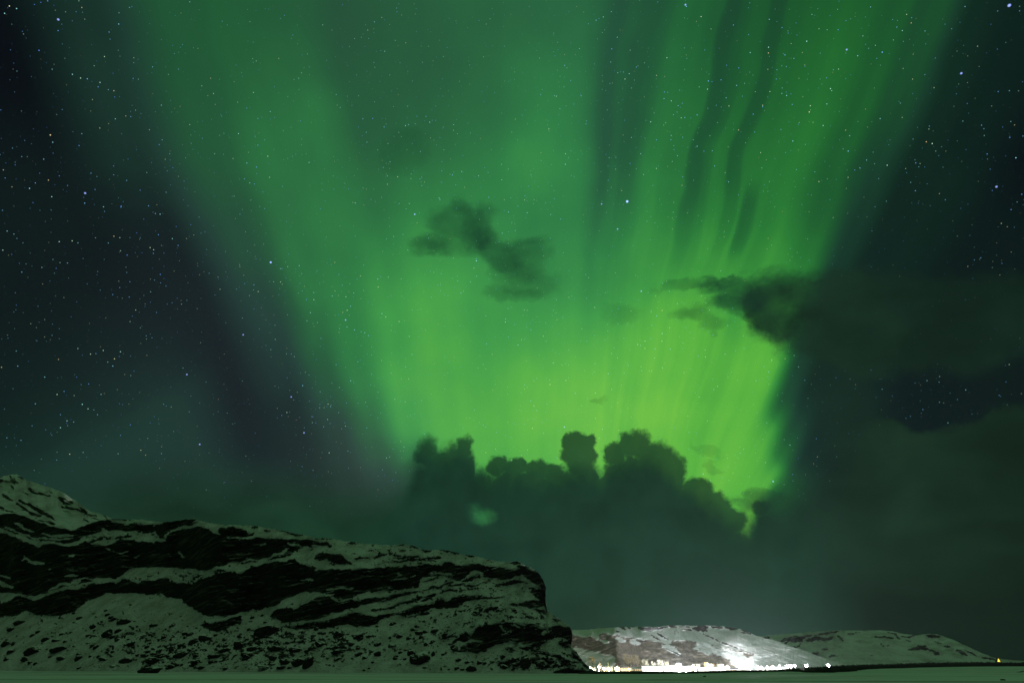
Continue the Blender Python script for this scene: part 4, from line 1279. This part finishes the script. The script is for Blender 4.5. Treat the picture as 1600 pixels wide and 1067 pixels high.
house(1156, 1167, 1043.4, 1041, 606, M_WALL, M_ROOF, (3, .4, .35, .75, .5), "white house right beside the big floodlight")
house(1182, 1194.5, 1043.4, 1041.6, 606, M_WALL, M_ROOF, (4, .45, .35, .75, .4), "first white house right of the big floodlight", winm=M_WINW)
house(1196.5, 1203, 1043, 1040.6, 612, M_WALL, M_ROOF, (2, .4, .35, .75, None), "small white gabled house in the row right of the big floodlight", True, winm=M_WINW)
house(1205, 1228, 1042.4, 1040.8, 606, M_WALL, M_ROOF, (8, .45, .4, .75, .8), "long white house at the right end of the village", winm=M_WINW)

M_STEEL = plain("galvanised_steel", (.20, .21, .22), (.28, .29, .30), 2.0, .5)
M_HEADW = glow("floodlight_lens", (1.0, .97, .95), 60.0)
M_HEADV = glow("cool_lamp_lens", (.90, .85, 1.0), 40.0)
M_HEADY = glow("sodium_lamp_lens", (1.0, .62, .22), 14.0)


def tube(bm, p0, p1, r0, r1, n=8):
    p0 = Vector(p0); p1 = Vector(p1)
    ax = (p1 - p0).normalized()
    s = ax.orthogonal().normalized(); t = ax.cross(s)
    A = []; B = []
    for i in range(n):
        a = 2 * math.pi * i / n
        o = s * math.cos(a) + t * math.sin(a)
        A.append(bm.verts.new(p0 + o * r0)); B.append(bm.verts.new(p1 + o * r1))
    for i in range(n):
        k = (i + 1) % n
        bm.faces.new([A[i], A[k], B[k], B[i]])
    bm.faces.new(A[::-1]); bm.faces.new(B)


def point_light(parent, loc, watts, col, radius=.8, spot=None):
    ld = bpy.data.lights.new("lamp_light", 'SPOT' if spot else 'POINT')
    ld.energy = watts
    ld.color = col
    ld.shadow_soft_size = radius
    o = bpy.data.objects.new("lamp_light", ld)
    COL.objects.link(o)
    o.parent = parent
    o.location = loc
    if spot:
        tgt, ang, blend = spot
        ld.spot_size = math.radians(ang); ld.spot_blend = blend
        o.rotation_euler = (Vector(tgt)).to_track_quat('-Z', 'Y').to_euler()
    return o


def lamp(px, py, Y, size, lens, label, watts=0, col=(1, 1, 1), name="street_lamp", cat="street lamp", group="village street lamps"):
    base = vpos(px, Y)
    base.z = float(ground_z(np.array([base.x]), np.array([base.y]))[0])
    root = empty(name, base)
    tag(root, label, cat, group)
    h = vz(py, Y) - base.z
    bm = bmesh.new(); tube(bm, (0, 0, -.5), (0, 0, h - size * .3), .12, .07)
    link_bm("pole", bm, M_STEEL, root)
    bm = bmesh.new()
    box(bm, -size * .62, size * .62, .0, size * .5, h + size * .40, h + size * .52)
    tube(bm, (0, size * .25, h - size * .5), (0, size * .25, h + size * .42), .08, .08)
    hd = link_bm("lamp_head", bm, M_STEEL, root)
    bm = bmesh.new()
    bmesh.ops.create_uvsphere(bm, u_segments=14, v_segments=9, radius=size * .5)
    for v_ in bm.verts: v_.co = Vector((v_.co.x, v_.co.y * .7 - .0, v_.co.z * .8 + h))
    link_bm("lens", bm, lens, hd, smooth=True)
    if watts: point_light(root, (0, -size * .8, h), watts, col)
    return root


def flood(px, py, Y, label, watts, col, spots=(), n=6, s=1.0):
    base = vpos(px, Y)
    root = empty("floodlight_mast", base)
    tag(root, label, "floodlight", "village floodlights")
    h = vz(py, Y) - ZV
    bm = bmesh.new(); tube(bm, (0, 0, -.5), (0, 0, h + .4), .22, .13)
    link_bm("mast", bm, M_STEEL, root)
    bm = bmesh.new()
    for zz in (h - .75 * s, h + .75 * s): box(bm, -2.0 * s, 2.0 * s, -.10, .10, zz - .07, zz + .07)
    link_bm("crossbar", bm, M_STEEL, root)
    for k in range(n):
        x = (k % 3 - 1) * 1.35 * s; z = h + (.75 if k < 3 else -.75) * s
        bm = bmesh.new()
        box(bm, x - .6 * s, x + .6 * s, -.5 * s, -.13, z - .55 * s, z + .55 * s)
        hd = link_bm("lamp_head", bm, M_STEEL, root)
        bm = bmesh.new()
        tube(bm, (x, -.5 * s - .01, z), (x, -.5 * s - .12, z), .52 * s, .48 * s, 14)
        link_bm("lens", bm, M_HEADW, hd)
    point_light(root, (0, -1.4, h), watts, col, 1.2)
    for tgt, ang, blend, wt_ in spots:
        tg = Vector(tgt) - (base + Vector((0, 1.0, h + 1.8)))
        point_light(root, (0, 1.0, h + 1.8), wt_, col, 1.0, spot=(tg, ang, blend))  # unseen extra spot added on the mast to brighten the hillside
    return root


def mount_point(px, py):
    j = int(np.clip(np.searchsorted(MOUNT_PX[0], px), 1, MOUNT_PX.shape[1] - 1))
    i = int(np.argmin(np.abs(MOUNT_PY[:, j] - py)))
    return Vector(MOUNT_V[max(1, i), j])


WARM = (1.0, .93, .82)
flood(1173, 1034, 560, "blinding white floodlight mast, the brightest light of the village", 1100000, (.95, .97, 1.0),
      spots=[(mount_point(1155, 1030), 10, .9, 1.8e7), (mount_point(1203, 1012), 10, 1.0, 2.5e6)], s=1.5)
flood(1061, 1039, 575, "white floodlight mast at the tower end of the very long white hall", 420000, (.90, .95, 1.0), spots=[(mount_point(1080, 990), 60, 1.0, 6.5e6)], s=1.0)
flood(1128, 1040, 570, "white floodlight mast at the right end of the long low building", 160000, (1.0, .95, .92), s=.9)
for px, py, Y, s_, lens, lab, wt_, cl in [
    (922, 1043, 575, 1.6, M_HEADW, "white lamp beside the cottage nearest the cliff", 120000, (1, .80, .5)),
    (936, 1042, 575, 1.5, M_HEADW, "white lamp in front of the tall pale gabled house", 130000, (1, .78, .48)),
    (944, 1045, 570, 1.6, M_HEADW, "low white lamp left of the taller conifer", 25000, (1, .82, .5)),
    (951.5, 1045, 560, 1.6, M_HEADW, "low white lamp at the foot of the taller conifer", 25000, (1, .82, .5)),
    (965, 1045.4, 565, 1.7, M_HEADW, "low white lamp in front of the small white house", 25000, (1, .85, .6)),
    (983, 1044.4, 570, .9, M_HEADY, "orange lamp at the corner of the long dark house", 12000, (1, .6, .2)),
    (1012, 1043, 572, 1.5, M_HEADV, "white lamp at the left end of the very long hall", 22000, (1, .97, .95)),
    (1026, 1044.5, 572, 1.4, M_HEADV, "white lamp a quarter of the way along the very long hall", 22000, (1, .97, .95)),
    (1038, 1043.5, 572, 1.5, M_HEADV, "white lamp in front of the middle of the very long hall", 22000, (1, .97, .95)),
    (1050, 1044.2, 572, 1.4, M_HEADV, "white lamp near the tower of the very long hall", 22000, (1, .97, .95)),
    (1071, 1043.8, 575, 1.4, M_HEADV, "white lamp in front of the short white hall", 20000, (1, .97, .95)),
    (1086, 1046, 560, 1.2, M_HEADV, "low white lamp in front of the cream gabled house", 30000, (1, .95, .9)),
    (1099, 1046, 560, 1.1, M_HEADY, "low yellow lamp at the left end of the long low building", 20000, (1, .8, .5)),
    (1112, 1038.8, 600, 1.3, M_HEADV, "single violet-white lamp standing above the long low building", 60000, (.95, .93, 1)),
    (1107, 1036.6, 640, 1.0, M_HEADY, "single orange lamp glowing above the roofs", 40000, (1, .65, .3)),
    (1185, 1041.2, 575, 1.2, M_HEADV, "white lamp just right of the big floodlight", 40000, (1, .97, .97)),
    (1190, 1041.6, 575, 1.1, M_HEADV, "white lamp over the first house right of the floodlight", 30000, (1, .97, .97)),
    (1199.5, 1041.4, 575, 1.2, M_HEADV, "white lamp over the small gabled house in the right row", 30000, (1, .97, .97)),
    (1209, 1041, 575, 1.4, M_HEADV, "white lamp at the left end of the right-hand long house", 40000, (.97, .95, 1)),
    (1219, 1040.6, 575, 1.4, M_HEADV, "white lamp at the right end of the right-hand long house", 40000, (.97, .95, 1)),
    (1231.5, 1041, 520, 1.8, M_HEADV, "leftmost white lamp of the bright cluster past the last house", 40000, (.95, .93, 1)),
    (1236.5, 1040.6, 520, 2.1, M_HEADV, "biggest white lamp of the bright cluster past the last house", 50000, (.95, .93, 1)),
    (1243.5, 1039.4, 520, 1.4, M_HEADV, "rightmost white lamp of the bright cluster past the last house", 40000, (.95, .93, 1)),
    (1261.3, 1040, 480, 1.9, M_HEADV, "lone violet-white lamp on the dark bank right of the cluster", 60000, (.92, .88, 1)),
    (1296, 1039.6, 480, 1.8, M_HEADV, "rightmost violet-white lamp, alone at the start of the dark scrub", 60000, (.92, .88, 1)),
]:
    lamp(px, py, Y, s_, lens, lab, wt_, cl)

# small hut standing in for an amber lamp's glow on the far slope
RV, RPX, RPY = V, PX, PY
j = int(np.searchsorted(RPX[0], 1560)); i = int(np.argmin(np.abs(RPY[:, j] - 1033.2)))
hp = Vector(RV[i, j])
root = empty("hut", hp)
tag(root, "tiny amber lamp glow on the dark slope at the far right, built as a hut", "hut")
s_ = hp.y / PXM
bm = bmesh.new()
hw, hh, dp = 2.4 * s_, 5.0 * s_, 7.0
f0 = [bm.verts.new(p) for p in ((-hw, 0, -1), (hw, 0, -1), (hw, 0, 1.2 * s_), (.35 * hw, 0, hh), (-hw, 0, .8 * s_))]
f1 = [bm.verts.new((v_.co.x, dp, v_.co.z)) for v_ in f0]
bm.faces.new(f0); bm.faces.new(f1[::-1])
for a in range(5):
    bm.faces.new([f0[(a + 1) % 5], f0[a], f1[a], f1[(a + 1) % 5]])
link_bm("wall", bm, M_WALLD, root)
bm = bmesh.new()
bm.faces.new([bm.verts.new(p) for p in ((-hw * .8, -.05, .1), (hw * .8, -.05, .1), (hw * .8, -.05, 1.1 * s_), (.33 * hw, -.05, hh * .92), (-hw * .7, -.05, .75 * s_))])
r = bmesh.ops.extrude_face_region(bm, geom=list(bm.faces))
for v_ in r['geom']:
    if isinstance(v_, bmesh.types.BMVert): v_.co.y -= .08
link_bm("window", bm, glow("amber_lamp_glow", (1.0, .58, .05), 2.2), root)
bm = bmesh.new()
tube(bm, (-hw - .2, dp / 2, .7 * s_), (.35 * hw, dp / 2, hh + .2), .25, .25, 6)
tube(bm, (.35 * hw, dp / 2, hh + .2), (hw + .2, dp / 2, 1.1 * s_), .25, .25, 6)
link_bm("roof", bm, M_ROOFD, root)

# pale boards in front of the scrub
for px, py, Y, lab in [(1467, 1038.4, 980, "tiny pale board in front of the dark scrub towards the right"), (1363, 1042.2, 600, "tiny pale board in front of the dark scrub near the last lamp")]:
    d = ray(px, py)
    p = Vector((d.x / d.y * Y, Y, 0))
    root = empty("sign_board", p)
    tag(root, lab, "board", "pale boards by the scrub")
    zc = CAM_H + Y * d.z / d.y; k = 1.3 * Y / PXM
    zc = max(zc, k + .3)
    bm = bmesh.new(); box(bm, -k, k, -.06, 0, zc - k * .8, zc + k * .8); link_bm("panel", bm, M_WALL, root)
    bm = bmesh.new(); tube(bm, (-k * .6, .08, -.3), (-k * .6, .08, zc), .06, .06); tube(bm, (k * .6, .08, -.3), (k * .6, .08, zc), .06, .06); link_bm("post", bm, M_STEEL, root)

# ------------------------------------------------------------------ trees
M_BARK = plain("bark", (.05, .042, .035), (.09, .08, .07), 2.0)
M_BIRCH = plain("frosted_twigs", (.26, .24, .17), (.42, .40, .30), .8)
M_FIR = plain("fir_needles", (.012, .022, .014), (.030, .045, .028), .8)
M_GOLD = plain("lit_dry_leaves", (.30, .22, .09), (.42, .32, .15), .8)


def tree(px, ytop, Y, wpx, label, kind, group, ybase=None, seed=0):
    r = random.Random(seed * 77 + 5)
    base = vpos(px, Y)
    if ybase is not None: base.z = vz(ybase, Y)
    H = vz(ytop, Y) - base.z
    R = wpx * Y / PXM / 2
    root = empty("conifer" if kind == "fir" else "broadleaf_tree", base)
    tag(root, label, "tree", group)
    bm = bmesh.new()
    tube(bm, (0, 0, -.6), (r.uniform(-.2, .2), 0, H * (.95 if kind == "fir" else .7)), H * .022 + .05, .04)
    if kind != "fir":
        for k in range(7):
            a = r.uniform(0, 6.28); z = H * r.uniform(.25, .55)
            tube(bm, (0, 0, z), (R * .8 * math.cos(a), R * .8 * math.sin(a), z + H * r.uniform(.15, .35)), H * .008 + .03, .02, 5)
    link_bm("trunk", bm, M_BARK, root)
    bm = bmesh.new()
    N = 520 if kind == "fir" else 560
    clumps = [(r.uniform(0, 6.28), r.random() ** .5 * .75, r.uniform(.32, .92)) for _ in range(13)]
    for k in range(N):
        if kind == "fir":
            t = r.random() ** .7
            z = H * (1.0 - .92 * t); a = r.uniform(0, 6.28)
            rr = R * t * r.uniform(.35, 1.05) * (.75 + .25 * math.sin(z * 5 / max(.5, H) * 6.28))
            c = Vector((rr * math.cos(a), rr * math.sin(a), z - .15 * rr)); s = H * .035
        else:
            a0, r0, z0 = r.choice(clumps)
            q = Vector((r.gauss(0, .24), r.gauss(0, .24), r.gauss(0, .11)))
            env = math.sqrt(max(.05, 1 - ((z0 - .58) / .48) ** 2))
            c = Vector((R * (r0 * env * math.cos(a0) + q.x), R * (r0 * env * math.sin(a0) + q.y), H * min(1.0, z0 + q.z))); s = H * .030
        n = Vector((r.gauss(0, 1), r.gauss(0, 1), r.gauss(0, 1))).normalized()
        u = n.orthogonal().normalized(); v_ = n.cross(u)
        s1 = s * r.uniform(.6, 1.3); s2 = s * r.uniform(.35, .8)
        bm.faces.new([bm.verts.new(c + u * s1), bm.verts.new(c + v_ * s2), bm.verts.new(c - u * s1), bm.verts.new(c - v_ * s2)])
    link_bm("crown", bm, M_FIR if kind == "fir" else (M_GOLD if kind == "gold" else M_BIRCH), root)
    return root


tree(951, 1033, 572, 5.5, "taller of the two dark conifers before the amber-lit house", "fir", "dark conifers", seed=1)
tree(959.5, 1036, 575, 4.5, "shorter of the two dark conifers before the amber-lit house", "fir", "dark conifers", seed=2)
tree(926, 1025.5, 660, 11, "golden lit tree on the slope above the cottage nearest the cliff", "gold", "lit village trees", 1043, 3)
for k, (x, yt, wd) in enumerate([(977.5, 1021.5, 5), (981, 1022, 5), (985, 1022.5, 5), (989, 1023, 5.5), (993.5, 1022.5, 6), (997.5, 1024, 6), (1000.5, 1027, 5)]):
    tree(x, yt, 655, wd, "pale frosted birch in the tall row above the low white house", "birch", "row of pale birches", 1042, 10 + k)
tree(1019.5, 1033, 650, 5, "left of two pale trees behind the very long hall", "birch", "lit village trees", 1043, 21)
tree(1024, 1034.5, 650, 4.5, "right of two pale trees behind the very long hall", "birch", "lit village trees", 1043, 22)
for k, (x, yt) in enumerate([(1007, 1029), (1012, 1029.5), (1031, 1030), (1037, 1031.5), (1043, 1033)]):
    tree(x, yt, 690, 7, "dim bare tree on the dark slope behind the very long hall", "birch", "dim trees behind the hall", 1043, 31 + k)
tree(1083, 1037.5, 630, 8, "rounded pale tree left of the cream gabled house's ridge", "birch", "lit village trees", None, 41)
tree(1091, 1037, 632, 9, "widest pale tree between the cream house and the orange lamp", "birch", "lit village trees", None, 42)
tree(1104, 1035, 650, 6, "golden tree beside the orange lamp above the roofs", "gold", "lit village trees", None, 43)
tree(1115, 1036, 655, 6, "golden tree right of the violet-white lamp", "gold", "lit village trees", None, 44)
tree(1125, 1036.5, 640, 8, "pale tree above the narrow white gabled house", "birch", "lit village trees", None, 45)
tree(1148, 1038, 640, 7, "pale tree left of the big floodlight", "birch", "lit village trees", None, 46)
tree(1206, 1037, 640, 6, "golden tree behind the right-hand long house", "gold", "lit village trees", None, 47)
tree(1218, 1037.5, 640, 6, "pale tree behind the right-hand long house", "birch", "lit village trees", None, 48)

# ------------------------------------------------------------------ thin night haze, lit by the village lamps
bm = bmesh.new()
box(bm, -4500, 4500, -300, 5000, -12, 330)
hm = bpy.data.materials.new("night_haze")
hm.use_nodes = True
ht = hm.node_tree
ht.nodes.clear()
pv = ht.nodes.new('ShaderNodeVolumePrincipled')
pv.inputs['Color'].default_value = (.82, .88, .90, 1)
pv.inputs['Density'].default_value = 0.000024
pv.inputs['Anisotropy'].default_value = 0.35
ho = ht.nodes.new('ShaderNodeOutputMaterial')
ht.links.new(pv.outputs[0], ho.inputs['Volume'])
haze = link_bm("haze", bm, hm)
tag(haze, kind="stuff")
